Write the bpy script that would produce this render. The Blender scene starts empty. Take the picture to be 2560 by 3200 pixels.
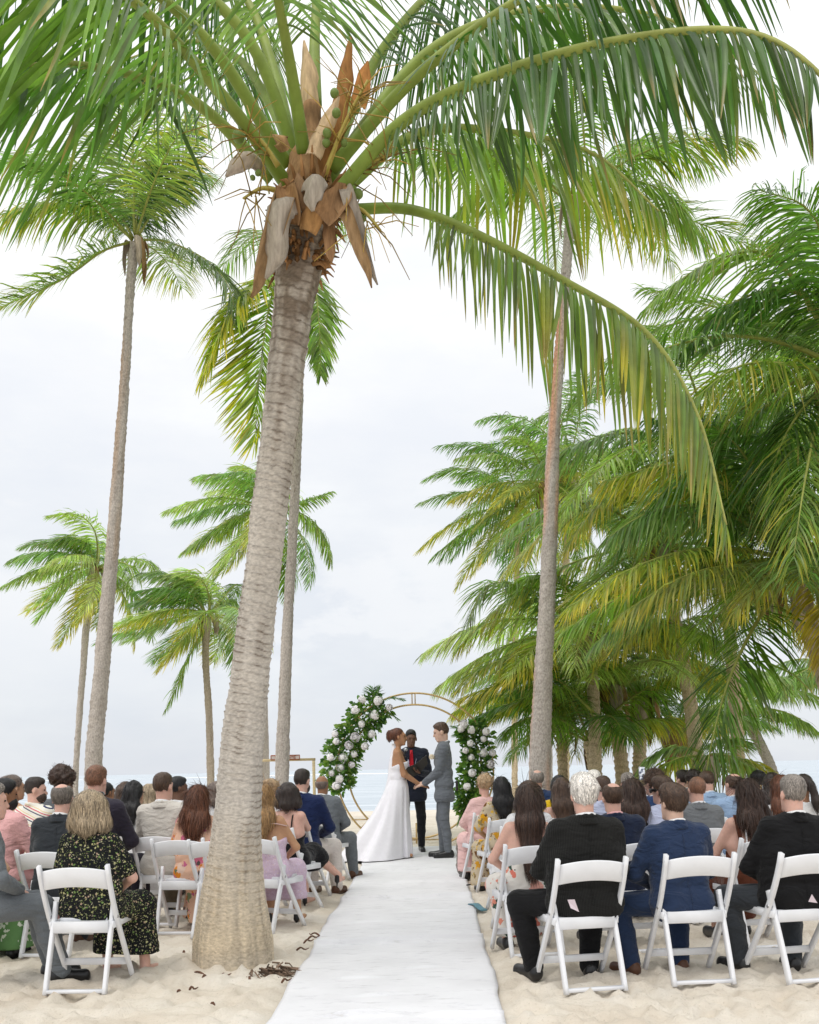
import bpy, math, random
import numpy as np
from mathutils import Vector, Matrix

# ------------------------------------------------------------------ camera, sky, sun, exposure
SC = bpy.context.scene
COL = SC.collection
F = 3111.0; PX, PY = 1280.0, 2402.0; ROLL = 0.0215; EYE = 1.33; RISE = 0.009
cs, sn = math.cos(ROLL), math.sin(ROLL)
cam_d = bpy.data.cameras.new('camera'); cam = bpy.data.objects.new('camera', cam_d); COL.objects.link(cam)
cam_d.sensor_fit = 'VERTICAL'; cam_d.sensor_height = 36.0; cam_d.lens = 35.0
cam_d.shift_y = (PY - 1600.0) / 3200.0
cam_d.clip_start = 0.05; cam_d.clip_end = 20000
cam.matrix_world = Matrix(((cs, sn, 0, 0), (0, 0, -1, 0), (-sn, cs, 0, EYE), (0, 0, 0, 1)))
SC.camera = cam

SUN_EL, SUN_AZ = math.radians(58), math.radians(215)     # azimuth measured from +Y, clockwise
world = bpy.data.worlds.new('World'); SC.world = world; world.use_nodes = True
nt = world.node_tree; nt.nodes.clear()
def N(t, typ, **kw):
    n = t.nodes.new(typ)
    for k, v in kw.items():
        if k.startswith('i_'):
            key = k[2:]
            n.inputs[int(key) if key.isdigit() else key.replace('_', ' ')].default_value = v
        else: setattr(n, k, v)
    return n
def ramp(t, stops, interp='LINEAR'):
    n = t.nodes.new('ShaderNodeValToRGB'); e = n.color_ramp.elements; n.color_ramp.interpolation = interp
    while len(e) < len(stops): e.new(0.5)
    for i, (p, c) in enumerate(stops):
        e[i].position = p; e[i].color = (*c, 1) if len(c) == 3 else c
    return n
out = N(nt, 'ShaderNodeOutputWorld'); bg = N(nt, 'ShaderNodeBackground', i_Strength=0.1)
sky = N(nt, 'ShaderNodeTexSky', sky_type='NISHITA', sun_disc=False, sun_elevation=SUN_EL, sun_rotation=SUN_AZ)
tc = N(nt, 'ShaderNodeTexCoord'); sep = N(nt, 'ShaderNodeSeparateXYZ'); nt.links.new(tc.outputs['Generated'], sep.inputs[0])
# overcast deck: brightness rises with elevation as under any cloud layer
deck = ramp(nt, [(0.0, (6.1, 6.35, 6.8)), (0.10, (6.4, 6.65, 7.05)), (0.24, (7.1, 7.3, 7.6)), (0.42, (8.3, 8.35, 8.45)), (1.0, (12.0, 12.0, 12.1))])
nt.links.new(sep.outputs[2], deck.inputs[0])
mp = N(nt, 'ShaderNodeMapping'); mp.inputs['Scale'].default_value = (1.6, 1.6, 4.2); nt.links.new(tc.outputs['Generated'], mp.inputs[0])
cn = N(nt, 'ShaderNodeTexNoise', i_Scale=2.6, i_Detail=9.0, i_Roughness=0.56); nt.links.new(mp.outputs[0], cn.inputs['Vector'])
cr = ramp(nt, [(0.36, (0.95, 0.96, 0.98)), (0.50, (1, 1, 1)), (0.60, (1.05, 1.045, 1.03)), (0.75, (0.98, 0.985, 0.99))]); nt.links.new(cn.outputs[0], cr.inputs[0])
mul = N(nt, 'ShaderNodeMix', data_type='RGBA', blend_type='MULTIPLY'); mul.inputs[0].default_value = 1.0
nt.links.new(deck.outputs[0], mul.inputs[6]); nt.links.new(cr.outputs[0], mul.inputs[7])
# towering pale cumulus low over the sea
mp2 = N(nt, 'ShaderNodeMapping'); mp2.inputs['Scale'].default_value = (1.0, 1.0, 2.2); mp2.inputs['Location'].default_value = (0.35, 0.0, 0.2)
nt.links.new(tc.outputs['Generated'], mp2.inputs[0])
c2 = N(nt, 'ShaderNodeTexNoise', i_Scale=3.4, i_Detail=8.0, i_Roughness=0.6); nt.links.new(mp2.outputs[0], c2.inputs['Vector'])
cm = ramp(nt, [(0.50, (0, 0, 0)), (0.545, (0.8, 0.8, 0.8)), (0.7, (1, 1, 1))]); nt.links.new(c2.outputs[0], cm.inputs[0])
band = ramp(nt, [(0.05, (0, 0, 0)), (0.15, (1, 1, 1)), (0.30, (0.8, 0.8, 0.8)), (0.42, (0, 0, 0))]); nt.links.new(sep.outputs[2], band.inputs[0])
mm = N(nt, 'ShaderNodeMath', operation='MULTIPLY'); nt.links.new(cm.outputs[0], mm.inputs[0]); nt.links.new(band.outputs[0], mm.inputs[1])
mm2 = N(nt, 'ShaderNodeMath', operation='MULTIPLY'); mm2.inputs[1].default_value = 0.75; nt.links.new(mm.outputs[0], mm2.inputs[0])
cum = N(nt, 'ShaderNodeMix', data_type='RGBA'); nt.links.new(mm2.outputs[0], cum.inputs[0])
nt.links.new(mul.outputs[2], cum.inputs[6]); cum.inputs[7].default_value = (7.7, 7.75, 7.85, 1)
fin = N(nt, 'ShaderNodeMix', data_type='RGBA'); fin.inputs[0].default_value = 0.93
nt.links.new(sky.outputs[0], fin.inputs[6]); nt.links.new(cum.outputs[2], fin.inputs[7])
nt.links.new(fin.outputs[2], bg.inputs[0]); nt.links.new(bg.outputs[0], out.inputs[0])

sun_d = bpy.data.lights.new('sun', 'SUN'); sun_d.energy = 0.95; sun_d.angle = math.radians(24); sun_d.color = (1, 0.96, 0.9)
sun = bpy.data.objects.new('sun', sun_d); COL.objects.link(sun)
sdir = Vector((math.sin(SUN_AZ) * math.cos(SUN_EL), math.cos(SUN_AZ) * math.cos(SUN_EL), math.sin(SUN_EL)))
sun.rotation_euler = sdir.to_track_quat('Z', 'Y').to_euler()
vs = SC.view_settings; vs.view_transform = 'Standard'; vs.look = 'None'; vs.gamma = 1.0; vs.use_curve_mapping = False
vs.exposure = 0.36
SC.cycles.max_bounces = 8; SC.cycles.transparent_max_bounces = 8

# ------------------------------------------------------------------ helpers
rng = np.random.default_rng(7); random.seed(7)
def gz(y):
    """ground profile: the beach rises gently to a crest and falls to the sea"""
    y = np.asarray(y, float)
    r = np.where(y < 18, RISE * y, RISE * 18 - (y - 18) * 0.0225)
    return np.where(y < 0, 0, np.maximum(r, -6))
def ray(u, v):
    dx = (u - PX) / F; dy = (PY - v) / F
    return dx * cs + dy * sn, -dx * sn + dy * cs
def P(u, v, y):
    a, b = ray(u, v); return np.array((a * y, y, EYE + b * y))
def PF(u, v, y): return P(u * 2560 / 1725, v * 2560 / 1725, y)      # coordinates of the 1725 px overview
def G(u, v):
    a, b = ray(u, v); y = EYE / (RISE - b); return np.array((a * y, y, RISE * y))
_T = np.random.default_rng(3).random((32, 32, 32))
def vn(Pn, s, off=0.0):
    q = np.asarray(Pn, float) * s + off
    i = np.floor(q).astype(int); f = q - i; f = f * f * (3 - 2 * f)
    r = 0
    for a in (0, 1):
        for b in (0, 1):
            for c in (0, 1):
                w = (f[..., 0] if a else 1 - f[..., 0]) * (f[..., 1] if b else 1 - f[..., 1]) * (f[..., 2] if c else 1 - f[..., 2])
                r = r + w * _T[(i[..., 0] + a) % 32, (i[..., 1] + b) % 32, (i[..., 2] + c) % 32]
    return r - 0.5
def unit(v):
    v = np.asarray(v, float); return v / (np.linalg.norm(v, axis=-1, keepdims=True) + 1e-9)

def mesh(name, V, faces, smooth=True, col=None, mat=None):
    """faces: int array (n,k) or list of such arrays"""
    me = bpy.data.meshes.new(name); V = np.asarray(V, np.float32)
    if not isinstance(faces, list): faces = [faces]
    faces = [np.asarray(f, np.int32) for f in faces if len(f)]
    loops = np.concatenate([f.ravel() for f in faces]); tot = np.concatenate([np.full(len(f), f.shape[1], np.int32) for f in faces])
    st = np.concatenate([[0], np.cumsum(tot)[:-1]]).astype(np.int32)
    me.vertices.add(len(V)); me.vertices.foreach_set('co', V.ravel())
    me.loops.add(len(loops)); me.loops.foreach_set('vertex_index', loops)
    me.polygons.add(len(tot)); me.polygons.foreach_set('loop_start', st); me.polygons.foreach_set('loop_total', tot)
    me.update(calc_edges=True)
    me.polygons.foreach_set('use_smooth', np.full(len(tot), smooth))
    if col is not None:
        col = np.asarray(col, np.float32)
        if col.shape[1] == 3: col = np.concatenate([col, np.ones((len(col), 1), np.float32)], 1)
        at = me.color_attributes.new('Col', 'FLOAT_COLOR', 'POINT'); at.data.foreach_set('color', col.ravel())
    if mat: me.materials.append(mat)
    return me
def obj(name, me, parent=None, mat=None):
    o = bpy.data.objects.new(name, me); COL.objects.link(o)
    if parent: o.parent = parent
    if mat and me:
        if len(me.materials) == 0: me.materials.append(mat)
        else:
            o.material_slots[0].link = 'OBJECT'; o.material_slots[0].material = mat
    return o
def empty(name, loc=(0, 0, 0), rz=0, sc=1):
    o = bpy.data.objects.new(name, None); COL.objects.link(o); o.location = loc; o.rotation_euler = (0, 0, rz); o.scale = (sc,) * 3
    o.empty_display_size = 0.1; return o
def tag(o, label=None, cat=None, group=None, kind=None):
    if label: o['label'] = label
    if cat: o['category'] = cat
    if group: o['group'] = group
    if kind: o['kind'] = kind
    return o
class MB:
    def __init__(s): s.V = []; s.Q = []; s.T = []; s.C = []; s.n = 0
    def add(s, V, Q=None, T=None, col=None):
        V = np.asarray(V, float); s.V.append(V)
        if Q is not None and len(Q): s.Q.append(np.asarray(Q) + s.n)
        if T is not None and len(T): s.T.append(np.asarray(T) + s.n)
        s.C.append(np.tile(np.asarray(col if col is not None else (1, 1, 1), float), (len(V), 1)) if col is None or np.ndim(col) == 1 else np.asarray(col))
        s.n += len(V)
    def mesh(s, name, smooth=True, mat=None, col=False):
        f = []
        if s.Q: f.append(np.concatenate(s.Q))
        if s.T: f.append(np.concatenate(s.T))
        return mesh(name, np.concatenate(s.V), f, smooth, np.concatenate(s.C) if col else None, mat)
def frame_curve(C):
    C = np.asarray(C, float); T = unit(np.gradient(C, axis=0))
    up = np.array((0, 0, 1.0)); 
    if abs(T[0] @ up) > 0.95: up = np.array((0, 1.0, 0))
    A = []; a = unit(np.cross(up, T[0]))
    for t in T:
        a = unit(a - t * (a @ t)); A.append(a)
    A = np.array(A); B = np.cross(T, A); return T, A, B
def tube(mb, C, R, n=8, col=None, sq=None, cap=True):
    """sweep; R scalar/array; sq=(w,h) gives a rounded-rectangle section"""
    C = np.asarray(C, float); m = len(C); T, A, B = frame_curve(C)
    if sq:
        w, h = sq; b = min(w, h) * 0.28
        pts = np.array([(w - b, -h), (w, -h + b), (w, h - b), (w - b, h), (-w + b, h), (-w, h - b), (-w, -h + b), (-w + b, -h)]); n = 8
        V = C[:, None, :] + A[:, None, :] * pts[None, :, 0, None] + B[:, None, :] * pts[None, :, 1, None]
    else:
        R = np.broadcast_to(np.asarray(R, float), (m,)); a = np.arange(n) * 2 * math.pi / n
        V = C[:, None, :] + (A[:, None, :] * np.cos(a)[None, :, None] + B[:, None, :] * np.sin(a)[None, :, None]) * R[:, None, None]
    V = V.reshape(-1, 3); i = np.arange(m - 1)[:, None] * n; j = np.arange(n)[None, :]; j2 = (j + 1) % n
    Q = np.stack([i + j, i + j2, i + n + j2, i + n + j], -1).reshape(-1, 4); Tn = []
    if cap:
        c0 = len(V); V = np.concatenate([V, C[:1], C[-1:]]); jj = np.arange(n)
        Tn = np.concatenate([np.stack([np.full(n, c0), (jj + 1) % n, jj], 1), np.stack([np.full(n, c0 + 1), (m - 1) * n + jj, (m - 1) * n + (jj + 1) % n], 1)])
    if col is not None and np.ndim(col) == 2 and len(col) == m:
        col = np.concatenate([np.repeat(col, n, 0), col[:1], col[-1:]]) if cap else np.repeat(col, n, 0)
    mb.add(V, Q, Tn, col)
def box(mb, lo, hi, M=None, col=None):
    x0, y0, z0 = lo; x1, y1, z1 = hi
    V = np.array([(x0, y0, z0), (x1, y0, z0), (x1, y1, z0), (x0, y1, z0), (x0, y0, z1), (x1, y0, z1), (x1, y1, z1), (x0, y1, z1)], float)
    if M is not None: V = V @ np.array(M)[:3, :3].T + np.array(M)[:3, 3]
    mb.add(V, [(0, 3, 2, 1), (4, 5, 6, 7), (0, 1, 5, 4), (1, 2, 6, 5), (2, 3, 7, 6), (3, 0, 4, 7)], None, col)
def catmull(pts, n):
    p = np.asarray(pts, float); p = np.concatenate([[2 * p[0] - p[1]], p, [2 * p[-1] - p[-2]]]); m = len(p) - 3
    d = np.linalg.norm(np.diff(p[1:-1], axis=0), axis=1); cum = np.concatenate([[0], np.cumsum(d)]); s = np.linspace(0, cum[-1], n)
    i = np.clip(np.searchsorted(cum, s, side='right') - 1, 0, m - 1); t = ((s - cum[i]) / d[i])[:, None]
    a, b, c, e = p[i], p[i + 1], p[i + 2], p[i + 3]
    return 0.5 * (2 * b + (c - a) * t + (2 * a - 5 * b + 4 * c - e) * t * t + (3 * b - a - 3 * c + e) * t ** 3)

# ------------------------------------------------------------------ materials
MATS = {}
def newmat(name):
    m = bpy.data.materials.new(name); m.use_nodes = True; t = m.node_tree; t.nodes.clear()
    o = N(t, 'ShaderNodeOutputMaterial'); b = N(t, 'ShaderNodeBsdfPrincipled'); t.links.new(b.outputs[0], o.inputs[0]); MATS[name] = m
    return m, t, b, o
def coords(t, scale=(1, 1, 1)):
    c = N(t, 'ShaderNodeTexCoord'); m = N(t, 'ShaderNodeMapping'); m.inputs['Scale'].default_value = scale
    t.links.new(c.outputs['Object'], m.inputs[0]); return m.outputs[0]
def bump(t, b, h, strength=0.3, dist=0.01):
    n = N(t, 'ShaderNodeBump', i_Strength=strength, i_Distance=dist); t.links.new(h, n.inputs['Height']); t.links.new(n.outputs[0], b.inputs['Normal'])
def pm(name, color, rough=0.8, var=0.15, scale=30, bs=0.2, bd=0.004, stretch=(1, 1, 1), spec=0.3, sheen=0.0, attr=False, metal=0, fold=0.0):
    """mottled principled; fold adds soft cloth creases"""
    if name in MATS: return MATS[name]
    m, t, b, o = newmat(name); v = coords(t, stretch)
    n = N(t, 'ShaderNodeTexNoise', i_Scale=scale, i_Detail=5.0, i_Roughness=0.6); t.links.new(v, n.inputs['Vector'])
    r = ramp(t, [(0.3, (1 - var,) * 3), (0.7, (1 + var,) * 3)]); t.links.new(n.outputs[0], r.inputs[0])
    x = N(t, 'ShaderNodeMix', data_type='RGBA', blend_type='MULTIPLY'); x.inputs[0].default_value = 1
    t.links.new(r.outputs[0], x.inputs[7]); x.inputs[6].default_value = (*color, 1)
    if attr:
        a = N(t, 'ShaderNodeVertexColor', layer_name='Col'); y = N(t, 'ShaderNodeMix', data_type='RGBA', blend_type='MULTIPLY'); y.inputs[0].default_value = 1
        t.links.new(a.outputs[0], y.inputs[6]); y.inputs[7].default_value = (*color, 1); t.links.new(y.outputs[2], x.inputs[6])
    t.links.new(x.outputs[2], b.inputs['Base Color'])
    b.inputs['Roughness'].default_value = rough; b.inputs['Specular IOR Level'].default_value = spec; b.inputs['Metallic'].default_value = metal
    if sheen: b.inputs['Sheen Weight'].default_value = sheen
    h = n.outputs[0]
    if fold:
        c2 = coords(t, (4, 4, 9)); f = N(t, 'ShaderNodeTexNoise', i_Scale=1.3, i_Detail=3.0, i_Distortion=1.2); t.links.new(c2, f.inputs['Vector'])
        bn = N(t, 'ShaderNodeBump', i_Strength=fold, i_Distance=0.03); t.links.new(f.outputs[0], bn.inputs['Height'])
        bb = N(t, 'ShaderNodeBump', i_Strength=bs, i_Distance=bd); t.links.new(h, bb.inputs['Height']); t.links.new(bn.outputs[0], bb.inputs['Normal']); t.links.new(bb.outputs[0], b.inputs['Normal'])
    elif bs: bump(t, b, h, bs, bd)
    return m
def cloth(name, color, **kw):
    d = dict(rough=0.9, var=0.12, scale=160, bs=0.15, bd=0.002, spec=0.15, sheen=0.15, fold=0.85); d.update(kw); return pm(name, color, **d)
def floral(name, base, layers, fold=0.5):
    """printed cloth: each layer = (scale, threshold, colours, petal distortion)"""
    m, t, b, o = newmat(name); prev = None
    c = N(t, 'ShaderNodeTexCoord')
    cur = N(t, 'ShaderNodeRGB'); cur.outputs[0].default_value = (*base, 1); cur = cur.outputs[0]
    for k, (s, th, cols, dis) in enumerate(layers):
        mp = N(t, 'ShaderNodeMapping'); mp.inputs['Location'].default_value = (k * 1.37, k * 0.71, k * 2.3); t.links.new(c.outputs['Object'], mp.inputs[0])
        nz = N(t, 'ShaderNodeTexNoise', i_Scale=s * 2.2, i_Detail=2.0); t.links.new(mp.outputs[0], nz.inputs['Vector'])
        mx = N(t, 'ShaderNodeMix', data_type='VECTOR'); mx.inputs[0].default_value = dis; t.links.new(mp.outputs[0], mx.inputs[4]); t.links.new(nz.outputs['Color'], mx.inputs[5])
        vo = N(t, 'ShaderNodeTexVoronoi', i_Scale=s); t.links.new(mx.outputs[1], vo.inputs['Vector'])
        lt = N(t, 'ShaderNodeMath', operation='LESS_THAN'); lt.inputs[1].default_value = th; t.links.new(vo.outputs['Distance'], lt.inputs[0])
        sp = N(t, 'ShaderNodeSeparateColor'); t.links.new(vo.outputs['Color'], sp.inputs[0])
        cr_ = ramp(t, [(i / max(1, len(cols)), q) for i, q in enumerate(cols)], 'CONSTANT'); t.links.new(sp.outputs[0], cr_.inputs[0])
        on = N(t, 'ShaderNodeMath', operation='GREATER_THAN'); on.inputs[1].default_value = 0.35; t.links.new(sp.outputs[1], on.inputs[0])
        an = N(t, 'ShaderNodeMath', operation='MULTIPLY'); t.links.new(lt.outputs[0], an.inputs[0]); t.links.new(on.outputs[0], an.inputs[1])
        x = N(t, 'ShaderNodeMix', data_type='RGBA'); t.links.new(an.outputs[0], x.inputs[0]); t.links.new(cur, x.inputs[6]); t.links.new(cr_.outputs[0], x.inputs[7]); cur = x.outputs[2]
    t.links.new(cur, b.inputs['Base Color']); b.inputs['Roughness'].default_value = 0.9; b.inputs['Specular IOR Level'].default_value = 0.15
    f = N(t, 'ShaderNodeTexNoise', i_Scale=6.0, i_Detail=3.0, i_Distortion=1.0); t.links.new(c.outputs['Object'], f.inputs['Vector']); bump(t, b, f.outputs[0], fold, 0.03)
    return m
def leafmat(name, trans=0.42, rough=0.30):
    m, t, b, o = newmat(name)
    a = N(t, 'ShaderNodeVertexColor', layer_name='Col')
    c = N(t, 'ShaderNodeTexCoord'); n = N(t, 'ShaderNodeTexNoise', i_Scale=6.0, i_Detail=4.0); t.links.new(c.outputs['Object'], n.inputs['Vector'])
    r = ramp(t, [(0.3, (0.75, 0.75, 0.75)), (0.7, (1.2, 1.2, 1.2))]); t.links.new(n.outputs[0], r.inputs[0])
    x = N(t, 'ShaderNodeMix', data_type='RGBA', blend_type='MULTIPLY'); x.inputs[0].default_value = 1; t.links.new(a.outputs[0], x.inputs[6]); t.links.new(r.outputs[0], x.inputs[7])
    t.links.new(x.outputs[2], b.inputs['Base Color']); b.inputs['Roughness'].default_value = rough; b.inputs['Specular IOR Level'].default_value = 0.5
    tr = N(t, 'ShaderNodeBsdfTranslucent'); g = N(t, 'ShaderNodeMix', data_type='RGBA', blend_type='MULTIPLY'); g.inputs[0].default_value = 1
    t.links.new(x.outputs[2], g.inputs[6]); g.inputs[7].default_value = (1.6, 1.95, 0.85, 1); t.links.new(g.outputs[2], tr.inputs[0])
    ms = N(t, 'ShaderNodeMixShader'); ms.inputs[0].default_value = trans; t.links.new(b.outputs[0], ms.inputs[1]); t.links.new(tr.outputs[0], ms.inputs[2]); t.links.new(ms.outputs[0], o.inputs[0])
    return m
LEAF = leafmat('palm_leaf')
GLEAF = leafmat('garland_leaf', 0.3)
BARK = pm('palm_bark', (1, 1, 1), rough=0.95, var=0.35, scale=9, bs=0.5, bd=0.012, stretch=(6, 6, 4), spec=0.1, attr=True)
BARK2 = pm('ringed_bark', (1, 1, 1), rough=0.95, var=0.28, scale=8, bs=0.6, bd=0.012, stretch=(4.5, 4.5, 9), spec=0.1, attr=True)
STEM = pm('petiole', (1, 1, 1), rough=0.5, var=0.15, scale=12, bs=0.1, attr=True)
HUSK = pm('dry_husk', (1, 1, 1), rough=0.9, var=0.3, scale=8, bs=0.5, bd=0.01, stretch=(5, 5, 1), spec=0.1, attr=True)
WHITE = pm('white_resin', (0.78, 0.79, 0.82), rough=0.38, var=0.035, scale=9, bs=0.05, spec=0.4)
GOLD = pm('gold_metal', (0.62, 0.45, 0.22), rough=0.4, var=0.1, scale=20, bs=0.05, metal=0.6)
WOOD = pm('pale_wood', (0.62, 0.50, 0.30), rough=0.7, var=0.2, scale=10, stretch=(1, 1, 8))
# ------------------------------------------------------------------ the setting: sand, sea, carpet
def spaced(lo, hi, step): return np.arange(lo, hi, step)
xs = np.concatenate([[-3000, -800, -250, -90, -40, -20, -12, -8, -6], spaced(-4.5, 4.5, 0.034), [4.6, 6, 8, 12, 20, 40, 90, 250, 800, 3000]])
ys = np.concatenate([[-900, -200, -60, -20, -8, -2, 1, 2.5, 3.5], spaced(4.3, 9.0, 0.028), spaced(9.0, 18, 0.06), spaced(18, 48, 1.2), [60, 90, 160, 400, 1200, 4000]])
X, Y = np.meshgrid(xs, ys, indexing='ij'); Z = gz(Y)
near = (np.abs(X) < 4.6) & (Y > 4) & (Y < 18)
Q3 = np.stack([X, Y, np.zeros_like(X)], -1)
LEFT_N, LEFT_F, RIGHT_N, RIGHT_F = G(830, 3200), G(1140, 2690), G(1585, 3200), G(1433, 2662)
def carpet_x(y):
    l = LEFT_N[0] + (LEFT_F[0] - LEFT_N[0]) * (y - LEFT_N[1]) / (LEFT_F[1] - LEFT_N[1])
    r = RIGHT_N[0] + (RIGHT_F[0] - RIGHT_N[0]) * (y - RIGHT_N[1]) / (RIGHT_F[1] - RIGHT_N[1]); return l, r
cl, crr = carpet_x(Y)
on_c = np.clip(np.minimum(X - cl + 0.12, crr + 0.12 - X) / 0.12, 0, 1) * (Y < 15.3)
D = 0.020 * vn(Q3, 1.1) + 0.013 * vn(Q3, 3.1, 5) + 0.011 * vn(Q3, 7.0, 9) + 0.014 * vn(Q3, 13.0, 3) + 0.010 * vn(Q3, 25.0, 3)
rr = np.random.default_rng(21)
for k in range(3400):                                   # trodden sand: footprints and scuffs
    fx, fy = rr.uniform(-4.4, 4.4), rr.uniform(4.4, 16.5) if k % 3 else rr.uniform(4.4, 7.5); a = rr.normal(0, 0.7); L, Wd = rr.uniform(.09, .17), rr.uniform(.035, .06); dp = rr.uniform(.006, .024)
    i0, i1 = np.searchsorted(xs, (fx - .3, fx + .3)); j0, j1 = np.searchsorted(ys, (fy - .3, fy + .3))
    dx, dy = X[i0:i1, j0:j1] - fx, Y[i0:i1, j0:j1] - fy
    e = np.sqrt(((dx * math.cos(a) - dy * math.sin(a)) / Wd) ** 2 + ((dx * math.sin(a) + dy * math.cos(a)) / L) ** 2)
    D[i0:i1, j0:j1] += dp * (-np.exp(-(e ** 2.6)) + 0.55 * np.exp(-((e - 1.5) / .4) ** 2))
tb = G(735, 3005); D += .03 * np.exp(-(((X - tb[0]) / .40) ** 2 + ((Y - tb[1]) / .42) ** 2) ** 1.3)
Z = Z + np.where(near, D * (1 - on_c) - 0.02 * on_c, 0)
nx, ny = X.shape; ii, jj = np.meshgrid(np.arange(nx - 1), np.arange(ny - 1), indexing='ij'); ii = ii.ravel(); jj = jj.ravel()
Fq = np.stack([ii * ny + jj, (ii + 1) * ny + jj, (ii + 1) * ny + jj + 1, ii * ny + jj + 1], 1)
m, t, b, o = newmat('sand'); v = coords(t)
n1 = N(t, 'ShaderNodeTexNoise', i_Scale=1.6, i_Detail=8.0, i_Roughness=0.65); t.links.new(v, n1.inputs['Vector'])
r1 = ramp(t, [(0.30, (0.60, 0.52, 0.42)), (0.5, (0.69, 0.625, 0.53)), (0.68, (0.75, 0.70, 0.62))]); t.links.new(n1.outputs[0], r1.inputs[0])
n2 = N(t, 'ShaderNodeTexNoise', i_Scale=70.0, i_Detail=5.0, i_Roughness=0.7); t.links.new(v, n2.inputs['Vector'])
r2 = ramp(t, [(0.28, (0.55, 0.50, 0.42)), (0.40, (1, 1, 1)), (0.7, (1.06, 1.06, 1.06))]); t.links.new(n2.outputs[0], r2.inputs[0])
x = N(t, 'ShaderNodeMix', data_type='RGBA', blend_type='MULTIPLY'); x.inputs[0].default_value = 0.8; t.links.new(r1.outputs[0], x.inputs[6]); t.links.new(r2.outputs[0], x.inputs[7])
t.links.new(x.outputs[2], b.inputs['Base Color']); b.inputs['Roughness'].default_value = 0.95; b.inputs['Specular IOR Level'].default_value = 0.1; bump(t, b, n2.outputs[0], 0.55, 0.02)
tag(obj('ground', mesh('ground', np.stack([X, Y, Z], -1).reshape(-1, 3), Fq, True, None, MATS['sand'])), 'pale trodden beach sand', kind='structure')

# sea
yy = np.concatenate([spaced(36, 60, 1.5), [70, 90, 130, 200, 320, 520, 900, 1700, 4000, 12000]]); xx = np.array([-9000., -2500, -700, -200, -60, -25, 0, 25, 60, 200, 700, 2500, 9000])
Xs, Ys = np.meshgrid(xx, yy, indexing='ij'); nx, ny = Xs.shape; ii, jj = np.meshgrid(np.arange(nx - 1), np.arange(ny - 1), indexing='ij'); ii = ii.ravel(); jj = jj.ravel()
m, t, b, o = newmat('sea_water'); v = coords(t, (0.16, 1, 1))
n1 = N(t, 'ShaderNodeTexNoise', i_Scale=1.2, i_Detail=6.0, i_Roughness=0.6); t.links.new(v, n1.inputs['Vector'])
r1 = ramp(t, [(0.3, (0.34, 0.41, 0.46)), (0.52, (0.47, 0.535, 0.585)), (0.68, (0.70, 0.74, 0.78))]); t.links.new(n1.outputs[0], r1.inputs[0])
t.links.new(r1.outputs[0], b.inputs['Base Color']); b.inputs['Roughness'].default_value = 0.34; b.inputs['Specular IOR Level'].default_value = 0.4; bump(t, b, n1.outputs[0], 1.0, 0.25)
SEA = -0.32  # metres
tag(obj('sea', mesh('sea', np.stack([Xs, Ys, np.full_like(Xs, SEA)], -1).reshape(-1, 3), np.stack([ii * ny + jj, (ii + 1) * ny + jj, (ii + 1) * ny + jj + 1, ii * ny + jj + 1], 1), True, None, MATS['sea_water'])), kind='structure')
# surf breaking on the reef far out
FOAM = pm('foam', (0.85, 0.87, 0.88), rough=0.9, var=0.1, scale=0.3)
for (u0, u1, yv) in ((-200, 470, 330), (560, 1240, 310), (1440, 1540, 330)):
    mb = MB(); uu = np.linspace(u0, u1, 60); ctr = np.array([P(q, 2402, yv) for q in uu]); ctr[:, 2] = SEA + 0.12; ctr[:, 1] += 10 * vn(ctr, .02)
    hgt = np.clip(0.75 + 1.2 * vn(ctr, 0.06, 4), 0.12, 1.3) * np.sin(np.linspace(0.05, math.pi - .05, 60)) ** .3
    tube(mb, ctr, hgt * 0.45, 6); tag(obj('breaking_wave', mb.mesh('breaking_wave', True, FOAM)), kind='structure')

# white aisle runner with creases
ay = np.concatenate([spaced(2.6, 4.6, 0.06), spaced(4.6, 9.5, 0.014), spaced(9.5, 15.15, 0.05)]); at = np.linspace(0, 1, 46)
A, T_ = np.meshgrid(ay, at, indexing='ij'); l, r = carpet_x(A); wob = 0.03 * vn(np.stack([A, np.round(T_) * 5, A * 0], -1), 1.3) + 0.014 * vn(np.stack([A, np.round(T_) * 5, A * 0], -1), 5)
CX = l + (r - l) * T_ + wob; q = np.stack([CX, A, 0 * A], -1)
CZ = gz(A) + 0.012 + 0.012 * vn(q, 2.0, 2) + 0.006 * vn(q, 6, 4)
def crease(y0, amp, wd, sl=0.0, c0=0, c1=1):
    yc = y0 + sl * (T_ - .5) + 0.03 * vn(np.stack([T_ * 3, T_ * 0 + y0, T_ * 0], -1), 2.0)
    return 1.4 * amp * np.exp(-((A - yc) / wd) ** 2) * np.clip((T_ - c0) / .12, 0, 1) * np.clip((c1 - T_) / .12, 0, 1)
for (vv, am, wd, sl, a0, a1) in ((2811, .030, .035, .1, -.2, 1.2), (2945, .030, .026, .12, -.2, 1.2), (2952, .014, .02, .12, .3, 1.2), (3172, .024, .022, .05, .2, .55), (3182, .018, .02, .0, .3, .6), (3110, .012, .02, .2, .3, .6), (3060, .012, .02, -.1, .2, .5), (2760, .018, .05, 0, .3, 1.2), (2725, .024, .06, 0, .1, .9), (3188, .02, .02, .1, .6, 1.2), (2880, .010, .02, .2, .05, .5), (3030, .010, .02, .1, .5, .8), (2850, .012, .03, -.1, .5, 1.1)):
    CZ += crease(G(1300, vv)[1], am, wd, sl, a0, a1)
CZ = np.where((T_ < 0.02) | (T_ > 0.98), CZ - 0.008, CZ)
nx, ny = A.shape; ii, jj = np.meshgrid(np.arange(nx - 1), np.arange(ny - 1), indexing='ij'); ii = ii.ravel(); jj = jj.ravel()
CARPET = pm('white_felt', (0.72, 0.72, 0.74), rough=0.95, var=0.05, scale=3, bs=0.25, bd=0.006, spec=0.1)
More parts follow.
